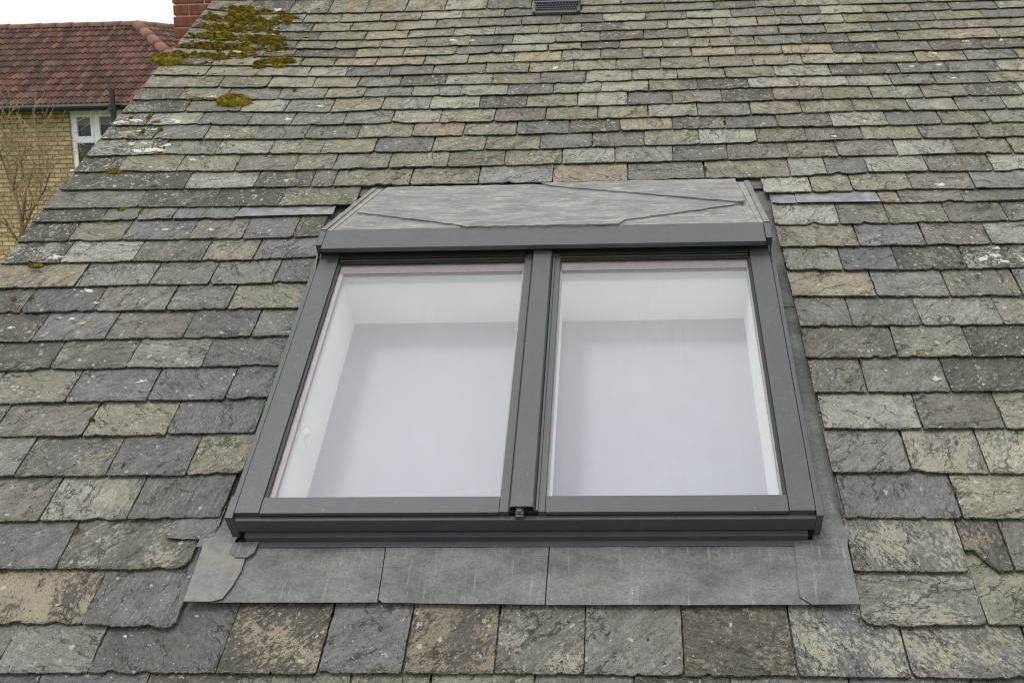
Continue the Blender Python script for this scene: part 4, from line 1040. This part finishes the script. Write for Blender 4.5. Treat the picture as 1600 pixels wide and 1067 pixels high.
# ---------------------------------------------------------------- roof vent
vt_ = empty('roof_vent', (-0.07, 3.98, 0))
tag(vt_, 'dark grey slate vent with honeycomb grille high on the roof', 'vent')
mb = MB()
mb.prism_u([(3.995, 0.062), (3.985, 0.058), (3.985, 0.050), (4.21, 0.004), (4.21, 0.012)], -0.205, 0.072); mb.build('vent_hood', M_VENT, vt_)
mb = MB()
mb.box(-0.214, 0.076, 3.905, 3.93, -0.004, 0.012, bev=0.002)
mb.box(-0.214, -0.196, 3.905, 4.0, -0.004, 0.020, bev=0.002)
mb.box(0.060, 0.076, 3.905, 4.0, -0.004, 0.020, bev=0.002)
mb.prism_u([(3.983, 0.052), (3.975, 0.048), (3.976, 0.040), (3.984, 0.042)], -0.205, 0.072)
mb.build('vent_frame', M_VENT, vt_)
mb = MB()
def vg(t): return (3.928 + 0.050 * t, 0.010 + 0.034 * t)
for k in range(5):
    a, b = vg(k / 4.0)
    mb.box(-0.197, 0.061, a - 0.0028, a + 0.0028, b - 0.002, b + 0.002)
for r in range(4):
    a0, b0 = vg(r / 4.0); a1, b1 = vg((r + 1) / 4.0)
    for c in range(15):
        uc = -0.196 + (c + (0.5 if r % 2 else 0.0)) * 0.0175
        if uc > 0.06: continue
        mb.add([(uc - 0.002, a0, b0 + 0.001), (uc + 0.002, a0, b0 + 0.001), (uc + 0.002, a1, b1 + 0.001), (uc - 0.002, a1, b1 + 0.001),
                (uc - 0.002, a0, b0 - 0.002), (uc + 0.002, a0, b0 - 0.002), (uc + 0.002, a1, b1 - 0.002), (uc - 0.002, a1, b1 - 0.002)],
               [(0, 1, 2, 3), (7, 6, 5, 4), (0, 4, 5, 1), (1, 5, 6, 2), (2, 6, 7, 3), (3, 7, 4, 0)])
mb.build('vent_grille', M_VENT, vt_)
mb = MB(); mb.add([(-0.2, 3.925, -0.003), (0.065, 3.925, -0.003), (0.065, 4.03, 0.022), (-0.2, 4.03, 0.022), (-0.2, 3.925, -0.006), (0.065, 3.925, -0.006), (0.065, 4.03, 0.018), (-0.2, 4.03, 0.018)], [(0, 1, 2, 3), (7, 6, 5, 4), (0, 4, 5, 1), (1, 5, 6, 2), (2, 6, 7, 3), (3, 7, 4, 0)])
mb.build('vent_throat', M_BLACK, vt_)

# ---------------------------------------------------------------- moss and lichen
def moss_geo(cu, cv, ru, rv, h, seed, dens=1.0):
    rng = np.random.RandomState(seed)
    ns, nr = 26, 7
    V = [(cu, cv, h * 0.9 - 0.006)]; F = []
    rad = 1 + 0.35 * noise1(rng, np.linspace(0, 1, ns), 6, 2)
    for i in range(1, nr + 1):
        r = i / nr
        for j in range(ns):
            t = 2 * math.pi * j / ns
            k = r * rad[j]
            z = h * math.sqrt(max(0, 1 - r * r)) * (0.85 + 0.45 * (rng.rand() - 0.4)) - 0.008
            V.append((cu + ru * k * math.cos(t), cv + rv * k * math.sin(t), z))
    for j in range(ns): F.append((0, 1 + j, 1 + (j + 1) % ns))
    for i in range(nr - 1):
        for j in range(ns):
            a = 1 + i * ns + j; b = 1 + i * ns + (j + 1) % ns
            F.append((a, a + ns, b + ns, b))
    nb = int(ru * rv * 90000 * dens) + 40
    for _ in range(nb):
        t = rng.rand() * 6.283; r = math.sqrt(rng.rand()) * 0.97
        k = r * rad[int(t / 6.2832 * ns) % ns]
        p = np.array([cu + ru * k * math.cos(t), cv + rv * k * math.sin(t), h * math.sqrt(1 - r * r) * 0.92 - 0.008])
        d = np.array([math.cos(t) * r * 0.8, math.sin(t) * r * 0.8 - 0.1, 0.9]) + (rng.rand(3) - 0.5) * 0.9
        d = d / np.linalg.norm(d) * (0.005 + 0.006 * rng.rand())
        sd_ = np.cross(d, rng.rand(3) - 0.5); sd_ = sd_ / (np.linalg.norm(sd_) + 1e-9) * 0.0016
        n = len(V); V += [tuple(p - sd_), tuple(p + sd_), tuple(p + d)]; F.append((n, n + 1, n + 2))
    return V, F

CLUMPS = [((-2.368, 3.446, 0.121, 0.06, 0.045), 'plump olive moss cushion alone on the verge below the moss patch'),
          ((-1.815, 2.937, 0.10, 0.055, 0.045), 'round green moss cushion on mid grey slates below the large moss patch'),
          ((-2.337, 1.512, 0.036, 0.016, 0.012), 'small moss tuft under a slate near the left picture edge'),
          ((-2.247, 2.269, 0.045, 0.02, 0.014), 'small dark moss tuft at a slate joint near the window end of the verge')]
for k, ((u, v, a, b, h), lab) in enumerate(CLUMPS):
    V, F = moss_geo(u, v, a, b, h, 300 + k)
    V = np.array(V); c = np.array([u, v, 0.0])
    o = mesh_obj('moss_clump', V - c, F, MMOSS, None, True, True)
    o.matrix_world = RM @ Matrix.Translation(Vector(c))
    tag(o, lab, 'moss', 'moss cushions on the roof')
AV, AF = [], []
def addmoss(*a, **k):
    V, F = moss_geo(*a, **k); n = len(AV); AV.extend(V); AF.extend([tuple(i + n for i in f) for f in F])
SMALL = [(-2.246, 2.793, 0.024, 0.06), (-2.23, 2.641, 0.024, 0.065), (-2.137, 2.656, 0.03, 0.04), (-2.036, 2.985, 0.115, 0.022), (-1.953, 2.978, 0.066, 0.022), (-2.188, 2.737, 0.064, 0.02), (-2.061, 2.428, 0.076, 0.02), (-2.453, 2.431, 0.061, 0.02), (-2.094, 1.937, 0.042, 0.02), (-1.992, 2.123, 0.036, 0.018), (-1.565, 0.038, 0.014, 0.022), (-1.498, 0.321, 0.010, 0.028), (-1.699, 0.548, 0.014, 0.012), (-1.42, 0.473, 0.019, 0.010), (1.772, 1.415, 0.012, 0.022), (0.731, 2.181, 0.012, 0.04), (-2.342, 2.79, 0.02, 0.02), (-1.5, 3.048, 0.025, 0.02), (-2.254, 1.275, 0.012, 0.04), (-2.335, 1.277, 0.02, 0.015)]
for k, (u, v, a, b) in enumerate(SMALL): addmoss(u, v, a * 0.5, b * 0.55, 0.007 + 0.06 * min(a, b), 500 + k)
mr = random.Random(9)
# the thick patch: cushions lined up along the slate tails near the verge
for i in range(NR):
    vv = vrow(i, -2.1)
    if not (3.38 < vv < 4.12): continue
    tt_ = (vv - 3.38) / 0.74
    umin, umax = verge(vv) + 0.03, -1.72 + 0.10 * math.sin(vv * 9)
    dens = 44 if 3.55 < vv < 4.0 else 20
    for _ in range(dens):
        uu = mr.triangular(umin, umax, umin + 0.22)
        a = 0.012 + 0.06 * mr.random() ** 2; b = mr.uniform(0.008, 0.020)
        addmoss(uu, vrow(i, uu) + mr.gauss(0.010, 0.026), a, b, mr.uniform(0.010, 0.024), mr.randrange(10 ** 6))
for (u, v, a, b) in ((-1.70, 3.40, 0.10, 0.05), (-1.62, 3.38, 0.06, 0.03), (-1.78, 3.36, 0.06, 0.02), (-1.72, 3.55, 0.06, 0.02), (-1.80, 3.64, 0.09, 0.03), (-1.76, 3.95, 0.10, 0.04), (-1.84, 3.90, 0.05, 0.02)):
    
    for q in range(9): addmoss(u + mr.gauss(0, a * 0.5), v + mr.gauss(0, b * 0.6), a * mr.uniform(0.2, 0.5), b * mr.uniform(0.3, 0.6), mr.uniform(0.01, 0.02), mr.randrange(10 ** 6))
for _ in range(170):
    vv = mr.gauss(3.72, 0.2); uu = verge(vv) + 0.03 + abs(mr.gauss(0, 0.33))
    i_ = max(q for q in range(NR) if vrow(q, uu) <= vv)
    addmoss(uu, vrow(i_, uu) + abs(mr.gauss(0, 0.02)), mr.uniform(0.006, 0.022), mr.uniform(0.005, 0.010), mr.uniform(0.004, 0.010), mr.randrange(10 ** 6))
# dirt-fed moss threads in a few slate joints
for i in range(3, NR):
    for (a, b, c) in slist[i]:
        if mr.random() < 0.09 and not (-0.3 < vrow(i, a) < 2.06 and -1.0 < a < 1.0):
            v0 = vrow(i, a); g_ = vrow(i + 1, a) - v0
            addmoss(a, v0 + mr.uniform(0.2, 0.7) * g_, 0.0045, mr.uniform(0.010, 0.03), 0.004, mr.randrange(10 ** 6))
o = mesh_obj('moss', AV, AF, MMOSS, None, True, True)
tag(o, 'thick olive green moss patch along the upper left verge', 'moss', kind='stuff')

LICH = [(-2.023, 1.334, 0.04, 'w'), (-2.259, 1.567, 0.04, 'w'), (-2.019, 1.144, 0.026, 'w'), (-2.079, 1.153, 0.018, 'w'), (-1.962, 1.114, 0.036, 't'), (-1.949, 1.238, 0.018, 'w'), (-1.585, 0.76, 0.024, 'w'), (-1.221, 0.794, 0.014, 'w'), (-2.266, 1.088, 0.026, 'w'), (1.965, 1.367, 0.0, 'w'), (1.871, 1.445, 0.042, 'w'), (1.925, 1.468, 0.036, 'w'), (1.953, 1.525, 0.026, 'w'), (1.955, 1.425, 0.036, 'w'), (2.05, 1.434, 0.04, 'w'), (1.818, 2.0, 0.036, 'w'), (-1.594, 1.757, 0.026, 'w'), (-1.816, 1.764, 0.022, 'w'), (-2.188, 2.451, 0.055, 'w'), (-2.106, 2.46, 0.075, 'w'), (-2.251, 2.534, 0.04, 'w'), (-2.171, 2.531, 0.04, 'w'), (-2.05, 2.51, 0.05, 'w'), (-2.308, 2.644, 0.055, 't'), (-2.248, 2.655, 0.03, 'w'), (-2.379, 2.745, 0.05, 'w'), (-2.41, 2.733, 0.04, 'w'), (-2.30, 2.765, 0.05, 'w'), (-2.177, 2.671, 0.03, 'w'), (-1.957, 2.992, 0.04, 'w'), (-1.747, 2.57, 0.024, 'w'), (-1.873, 2.366, 0.034, 'w'), (-1.334, 2.155, 0.026, 'w'), (-1.462, 2.738, 0.04, 'w'), (-1.315, 2.865, 0.034, 'w'), (1.395, 2.445, 0.026, 'w'), (1.572, 2.584, 0.024, 'w'), (-0.051, 3.223, 0.045, 'w'), (-0.675, 3.609, 0.036, 'w'), (-0.554, 3.594, 0.03, 'w'), (-1.842, 4.079, 0.05, 'w'), (-1.664, 4.113, 0.042, 'r'), (-1.373, 4.058, 0.042, 'r'), (-1.355, 4.158, 0.051, 'r'), (-1.14, 4.052, 0.025, 'r'), (-1.195, 4.138, 0.042, 'r'), (1.926, 3.148, 0.03, 'w'), (2.074, 3.162, 0.03, 'w'), (2.118, 3.009, 0.03, 'w'), (2.082, 3.303, 0.04, 'w'), (2.487, 3.434, 0.025, 'w'), (0.603, -0.35, 0.022, 'w'), (0.075, -0.535, 0.022, 'w'), (-1.249, -0.37, 0.012, 'w'), (1.512, 0.72, 0.028, 'w'), (-0.456, -0.413, 0.008, 'w'), (-1.934, 3.55, 0.07, 'w'), (-1.79, 3.783, 0.05, 'w'), (2.29, 3.43, 0.025, 'w'), (-2.07, 2.74, 0.05, 'w')]
LC = {'w': (188, 187, 176), 't': (158, 142, 110), 'r': (150, 116, 52)}
LV, LF, LT = [], [], []
lr = np.random.RandomState(4)
def rowat(u, v):
    best = 0
    for i in range(NR):
        if vrow(i, u) <= v: best = i
    return best
for (u, v, r, c) in LICH:
    if r <= 0: continue
    i = rowat(u, v); v0 = vrow(i, u); g_ = vrow(i + 1, u) - v0
    if v - v0 < r * 0.6: v = v0 + r * 0.6
    if v0 + g_ - v < r * 0.6: v = v0 + g_ - r * 0.6
    ns = 18; r *= 0.62; R0 = r
    for blob in range(7):
        ang = lr.rand() * 6.283; off = R0 * (0.0 if blob == 0 else 0.45 + 0.75 * lr.rand())
        uu, vv = u + off * math.cos(ang), v + off * 0.6 * math.sin(ang)
        r = R0 * (0.62 if blob == 0 else 0.12 + 0.3 * lr.rand())
        rad = r * (1 + 0.75 * noise1(lr, np.linspace(0, 1, ns), 9, 3))
        n = len(LV)
        def wz(q): return -(q - v0) / g_ * (THK(v0) + 0.0025)
        LV.append((uu, vv, wz(vv) + 0.0030 + blob * 0.0001)); LT.append(lin(*LC[c]) + (1,))
        for k in (0.82, 1.0):
            for j in range(ns):
                t = 2 * math.pi * j / ns
                a, b = uu + rad[j] * k * math.cos(t), vv + rad[j] * k * 0.72 * math.sin(t)
                LV.append((a, b, wz(b) + (0.0027 + blob * 0.0001 if k < 1 else 0.0)))
                LT.append(lin(*LC[c]) + (1,))
        for j in range(ns):
            LF.append((n, n + 1 + j, n + 1 + (j + 1) % ns))
            LF.append((n + 1 + j, n + 1 + ns + j, n + 1 + ns + (j + 1) % ns, n + 1 + (j + 1) % ns))
o = mesh_obj('lichen', LV, LF, MLICH, None, True, True, {'tint': ('FLOAT_COLOR', LT)})
tag(o, 'white, tan and orange lichen crusts scattered on the slates', 'lichen', kind='stuff')

# ---------------------------------------------------------------- chimney
chx0, chx1, chy0, chy1 = -2.745, -2.30, 3.86, 4.34
ch = empty('chimney', (chx0, chy0, 0), False)
tag(ch, 'red brick chimney stack rising behind the mossy roof verge', 'chimney')
mb = MB(); mb.box(chx0 + 0.012, chx1 - 0.012, chy0 + 0.012, chy1 - 0.012, 0.0, O.z + 3.62)
mb.build('mortar_core', M_MORTAR, ch, False)
BW, BH, MJ = 0.215, 0.065, 0.012
zc = O.z + 1.55
k = 0
brick_mesh = {}
bxr = random.Random(3)
def brick(x0, x1, y0, y1, z):
    mb = MB(); j = bxr.uniform(-0.003, 0.003)
    mb.box(x0 + j, x1 + j, y0 + j, y1 + j, z, z + BH, bev=0.004)
    mb.build('brick', M_RBRICK if bxr.random() < 0.6 else M_RBRICK2, ch, False)
while zc < O.z + 3.6:
    # front face and left face, alternate bond
    x = chx0
    seq = [BW, BW] if k % 2 == 0 else [0.1025, BW, 0.1025]
    for b in seq:
        x1 = min(x + b, chx1)
        if x1 - x > 0.03: brick(x, x1, chy0, chy0 + 0.10, zc)
        x = x1 + MJ
    y = chy0 + (0.10 + MJ)
    while y < chy1 - 0.05:
        y1 = min(y + (0.1025 if k % 2 == 0 else BW), chy1); brick(chx0, chx0 + 0.10, y, y1, zc); y = y1 + MJ
        k += 0
    zc += BH + MJ; k += 1

# ---------------------------------------------------------------- house beyond
CX, CY, CZ = CAM
FY = CY + 17.0
EZ = CZ + 1.60
Ax, Ay, Az = CX - 8.87, CY + 19.0, CZ + 0.1695 * 19
Cx = Ax + 2.3
EY = FY - 0.30
hs = empty('yellow_brick_house', (Ax - 4, FY, 0), False)
tag(hs, 'yellow brick house with red tiled hipped roof beyond the slate roof', 'house')
mb = MB()
wx0, wx1 = CX - 9.22, CX - 7.95                     # window opening
wz0, wz1 = CZ + 0.58, CZ + 1.545
X0, X1 = Ax - 9.0, Cx - 0.35
th_ = 0.3
mb.box(X0, wx0, FY, FY + th_, 0, EZ); mb.box(wx1, X1, FY, FY + th_, 0, EZ)
mb.box(wx0, wx1, FY, FY + th_, 0, wz0); mb.box(wx0, wx1, FY, FY + th_, wz1, EZ)
# right-hand return wall, running back at 45 degrees
d45 = Vector((0.7071, 0.7071, 0)); n45 = Vector((-0.7071, 0.7071, 0))
p0 = Vector((X1 - 0.05, FY + 0.02, 0)); q0 = p0 + d45 * 5
vs = [p0, q0, q0 + n45 * 0.3, p0 + n45 * 0.3]
mb.add([tuple(p) for p in vs] + [(p.x, p.y, EZ) for p in vs], [(0, 1, 2, 3), (7, 6, 5, 4), (0, 4, 5, 1), (1, 5, 6, 2), (2, 6, 7, 3), (3, 7, 4, 0)])
wall = mb.build('wall', M_YBRICK, hs, False)
TCOL = [(106, 76, 66), (98, 69, 60), (114, 86, 73), (90, 66, 59), (112, 86, 76), (80, 62, 57)]
tr_ = random.Random(21)
def tiled(name, org, xd, ud, length, L, xclip, period=0.086, courses=13):
    org, xd, ud = Vector(org), Vector(xd).normalized(), Vector(ud).normalized()
    nrm = xd.cross(ud).normalized()
    V, F, T = [], [], []
    nper = int(length / period); k = 6
    g_ = L / courses
    for c in range(courses):
        s0, s1 = c * g_, (c + 1) * g_ + 0.03
        off = 0.0
        for p in range(nper):
            xm = (p + 0.5) * period
            if xm > xclip(s0 + g_ / 2): continue
            col = lin(*tr_.choice(TCOL)); f = tr_.uniform(0.68, 1.02)
            col = tuple(q * f for q in col) + (1,)
            jz = tr_.uniform(-0.003, 0.003); js = tr_.uniform(-0.006, 0.006)
            n = len(V)
            for (s, dz) in ((s0 + js, 0.008), (s0 + js, 0.028), (s1, 0.004)):
                for q in range(k + 1):
                    t = q / k
                    z = dz + jz + 0.028 * math.sin(math.pi * t) ** 2
                    if dz == 0.008: z = -0.005
                    V.append(tuple(org + xd * ((p + t) * period) + ud * s + nrm * z)); T.append(col)
            for r in range(2):
                for q in range(k):
                    a = n + r * (k + 1) + q
                    F.append((a, a + 1, a + k + 2, a + k + 1))
    o = mesh_obj(name, V, F, MTILE, hs, False, False, {'tint': ('FLOAT_COLOR', T)})
    tag(o, kind='stuff')
    return o
sl = Vector((0, Ay - EY, Az - EZ)); L1 = sl.length
tiled('roof_tiles', (X0 - 0.2, EY, EZ), (1, 0, 0), sl, Cx - X0 + 0.3, L1, lambda s: (Cx - (X0 - 0.2)) + (Ax - Cx) * (s / L1))
up2 = Vector((Ax - Cx, Ay - EY, Az - EZ))
tiled('roof_tiles', (Cx, EY, EZ), d45, up2, 5.0, up2.length, lambda s: 99)
mb = MB()
def slab(pts, d=0.06):
    pts = [Vector(p) for p in pts]; nn = (pts[1] - pts[0]).cross(pts[2] - pts[0]).normalized()
    n = len(pts)
    lo_ = [p - nn * 0.02 for p in pts]; lo2 = [p - nn * (0.02 + d) for p in pts]
    mb.add([tuple(p) for p in lo_ + lo2], [tuple(range(n)), tuple(range(n, 2 * n))[::-1]] + [(i, n + i, n + (i + 1) % n, (i + 1) % n) for i in range(n)])
slab([(X0 - 0.2, EY, EZ), (Cx, EY, EZ), (Ax, Ay, Az), (X0 - 0.2, Ay, Az)])
slab([(Cx, EY, EZ), Vector((Cx, EY, EZ)) + d45 * 5, Vector((Ax, Ay, Az)) + d45 * 5, (Ax, Ay, Az)])
slab([(X0 - 0.2, Ay, Az), (Ax, Ay, Az), (Ax, Ay + 2.3, EZ), (X0 - 0.2, Ay + 2.3, EZ)])
mb.build('roof_boarding', M_DECK, hs, False)
M_RT = m_plain('ridge_terracotta', (118, 82, 66), 0.85, 0.25, 12, rgb2=(96, 74, 60), bumpd=0.004)
M_HT = m_plain('hip_terracotta', (128, 86, 70), 0.85, 0.2, 12, rgb2=(108, 76, 62), bumpd=0.004)
def half_round(name, p, q, r, mat):
    p, q = Vector(p), Vector(q); d = (q - p).normalized(); a = d.cross(Vector((0, 0, 1))).normalized(); b = a.cross(d).normalized()
    V, F = [], []
    for e, rr in ((p, r * 1.06), (q, r)):
        for rad in (rr, rr - 0.015):
            for j in range(9):
                t = math.pi * j / 8
                V.append(tuple(e + a * (rad * math.cos(t)) + b * (rad * math.sin(t) - 0.03)))
    for j in range(8):
        F += [(j, j + 1, 18 + j + 1, 18 + j), (9 + j, 27 + j, 27 + j + 1, 9 + j + 1), (j, 9 + j, 9 + j + 1, j + 1), (18 + j, 18 + j + 1, 27 + j + 1, 27 + j)]
    return mesh_obj(name, V, F, mat, hs, False, True)
x = Ax
while x > Ax - 7.0:
    half_round('ridge_tile', (x, Ay, Az + 0.02 + tr_.uniform(-.006, .006)), (x - 0.292, Ay, Az + 0.02), 0.09, M_RT); x -= 0.3
hv = Vector((Cx - Ax, EY - Ay, EZ - Az)); hl = hv.length; hn = hv.normalized(); q = 0.0
while q < hl - 0.2:
    half_round('hip_tile', Vector((Ax, Ay, Az + 0.02)) + hn * (q + 0.36), Vector((Ax, Ay, Az + 0.02)) + hn * q, 0.105, M_HT); q += 0.37
q = 0.0
while q < 4.5:
    half_round('ridge_tile', Vector((Ax, Ay, Az + 0.02)) + d45 * q, Vector((Ax, Ay, Az + 0.02)) + d45 * (q + 0.292), 0.09, M_RT); q += 0.3
mb = MB()
mb.tube([(X0, EY - 0.04, EZ - 0.035), (Cx, EY - 0.04, EZ - 0.035)], 0.05, 10)
mb.box(X0, Cx - 0.2, EY + 0.012, EY + 0.03, EZ - 0.09, EZ - 0.02)
mb.build('gutter', M_BLACK, hs, False)
mb = MB()
vx = CX - 0.4975 * 16.55
mb.tube([(vx, EY - 0.16, 0.2), (vx, EY - 0.16, CZ + 0.1105 * 16.5)], 0.042, 10)
mb.tube([(vx, EY - 0.16, EZ - 0.12), (vx, EY - 0.16, EZ - 0.02)], 0.062, 10)
mb.build('soil_pipe', M_BLACK, hs, False)
# window
wn = MB()
fy0, fy1 = FY + 0.03, FY + 0.11
def fb(x0, x1, z0, z1, y0=fy0, y1=fy1): wn.box(x0, x1, y0, y1, z0, z1)
t = 0.075
fb(wx0, wx1, wz1 - t, wz1); fb(wx0, wx1, wz0, wz0 + t); fb(wx0, wx0 + t, wz0 + t, wz1 - t); fb(wx1 - t, wx1, wz0 + t, wz1 - t)
lights = 3; lw = (wx1 - wx0 - 2 * t) / lights * 1.0
xs = [wx0 + t, wx0 + 0.42, wx0 + 0.82, wx1 - t]
for xx in xs[1:-1]: fb(xx - 0.04, xx + 0.04, wz0 + t, wz1 - t)
ztr = CZ + 1.05
win = wn.build('window', M_UPVC, hs, False)
for i in range(3):
    a = xs[i] + (0.04 if i else 0.0); b = xs[i + 1] - (0.04 if i < 2 else 0)
    m2 = MB()
    m2.box(a, b, fy0 - 0.015, fy1 - 0.02, ztr - 0.035, ztr + 0.035)
    s = 0.035
    m2.box(a, a + s, fy0 - 0.02, fy1 - 0.03, ztr + 0.035, wz1 - t); m2.box(b - s, b, fy0 - 0.02, fy1 - 0.03, ztr + 0.035, wz1 - t)
    m2.box(a + s, b - s, fy0 - 0.02, fy1 - 0.03, wz1 - t - s, wz1 - t); m2.box(a + s, b - s, fy0 - 0.02, fy1 - 0.03, ztr + 0.035, ztr + 0.035 + s)
    m2.build('sash', M_UPVC, win, False)
    m3 = MB(); m3.box(a, b, fy0 + 0.03, fy0 + 0.036, wz0 + t, wz1 - t); m3.build('pane', M_PANE, win, False)
    m4 = MB(); m4.box(a + s, b - s, fy0 + 0.0255, fy0 + 0.0285, wz1 - t - s - 0.13, wz1 - t - s); m4.build('blind', M_BLIND2, win, False)
m5 = MB(); m5.box(wx0 - 0.04, wx1 + 0.04, FY - 0.05, fy0, wz0 - 0.03, wz0 - 0.002); m5.build('sill', M_UPVC, win, False)
m5 = MB(); m5.box(wx0 - 0.06, wx1 + 0.06, FY - 0.02, FY - 0.002, wz1 + 0.0, wz1 + 0.045); m5.build('lintel_strip', m_plain('weathered_white', (176, 172, 162), 0.7, 0.08, 10), win, False)

# ---------------------------------------------------------------- bare tree in front of that house
tb_ = (CX - 0.612 * 10.6, CY + 10.6, 0.0)
tree = empty('bare_tree', tb_, False)
tag(tree, 'leafless shrubby tree with thin brown twigs before the yellow brick wall', 'tree')
tg = random.Random(17)
trunk = MB(); twigs = MB()
def grow(p, d, r, n, depth):
    pts = [p.copy()]; rad = [r]
    seg = max(3, n)
    for i in range(seg):
        d = (d + Vector((tg.gauss(0, .10), tg.gauss(0, .10), tg.gauss(0.03, .07)))).normalized()
        p = p + d * (0.10 if depth < 2 else 0.06)
        pts.append(p.copy()); rad.append(r * (1 - 0.55 * (i + 1) / seg))
        if depth < 5 and i > 0 and tg.random() < (0.5 if depth < 4 else 0.35):
            ax = Vector((tg.gauss(0, 1), tg.gauss(0, 1), tg.gauss(0.25, .6))).normalized()
            nd = (d * 0.75 + ax * 0.75).normalized()
            grow(p, nd, rad[-1] * 0.62, int(n * 0.72) + 1, depth + 1)
    (trunk if depth < 2 else twigs).tube([tuple(q) for q in pts], [max(0.0022, q) for q in rad], 6 if depth < 2 else 4)
B = Vector(tb_)
top = B + Vector((0.05, 0, CZ - 0.62))

def tp(x, y, dy=0.0):
    k = 10.6 + dy
    return Vector((CX + (-0.5952 + (x - 40) * 0.00064) * k, CY + k, CZ + (-0.006 - (y - 330) * 0.00062) * k))
limbs = [([(26, 392), (33, 345), (24, 295), (10, 245), (-2, 205), (-8, 170)], 0.034), ([(33, 345), (45, 292), (40, 255), (52, 222)], 0.022),
         ([(28, 372), (50, 330), (74, 296), (84, 270)], 0.022), ([(26, 380), (8, 352), (-14, 332)], 0.024), ([(24, 295), (34, 255), (28, 220)], 0.014)]
top = tp(26, 392)
for k_, (pl, r) in enumerate(limbs):
    r *= 0.7
    pts = [tp(x, y, tg.uniform(-0.25, 0.25) if i else 0.0) for i, (x, y) in enumerate(pl)]
    trunk.tube([tuple(p) for p in pts], [r * (1 - 0.7 * i / (len(pts) - 1)) for i in range(len(pts))], 7)
    for i in range(1, len(pts)):
        for f in (0.25, 0.6, 0.95):
            p = pts[i - 1].lerp(pts[i], f)
            ax = Vector((tg.gauss(0, 1), tg.gauss(0, 0.8), tg.gauss(0.35, .6))).normalized()
            grow(p, ((pts[i] - pts[i - 1]).normalized() * 0.5 + ax * 0.8).normalized(), r * 0.38, 6, 2)
trunk.tube([tuple(B), tuple(B + Vector((0.03, 0.02, 1.2))), tuple(B + Vector((-0.02, 0.0, 2.4))), tuple(top)], [0.09, 0.075, 0.05, 0.038], 8)
trunk.build('trunk', M_BARK, tree, False, True)
o = twigs.build('crown', M_TWIG, tree, False, True)
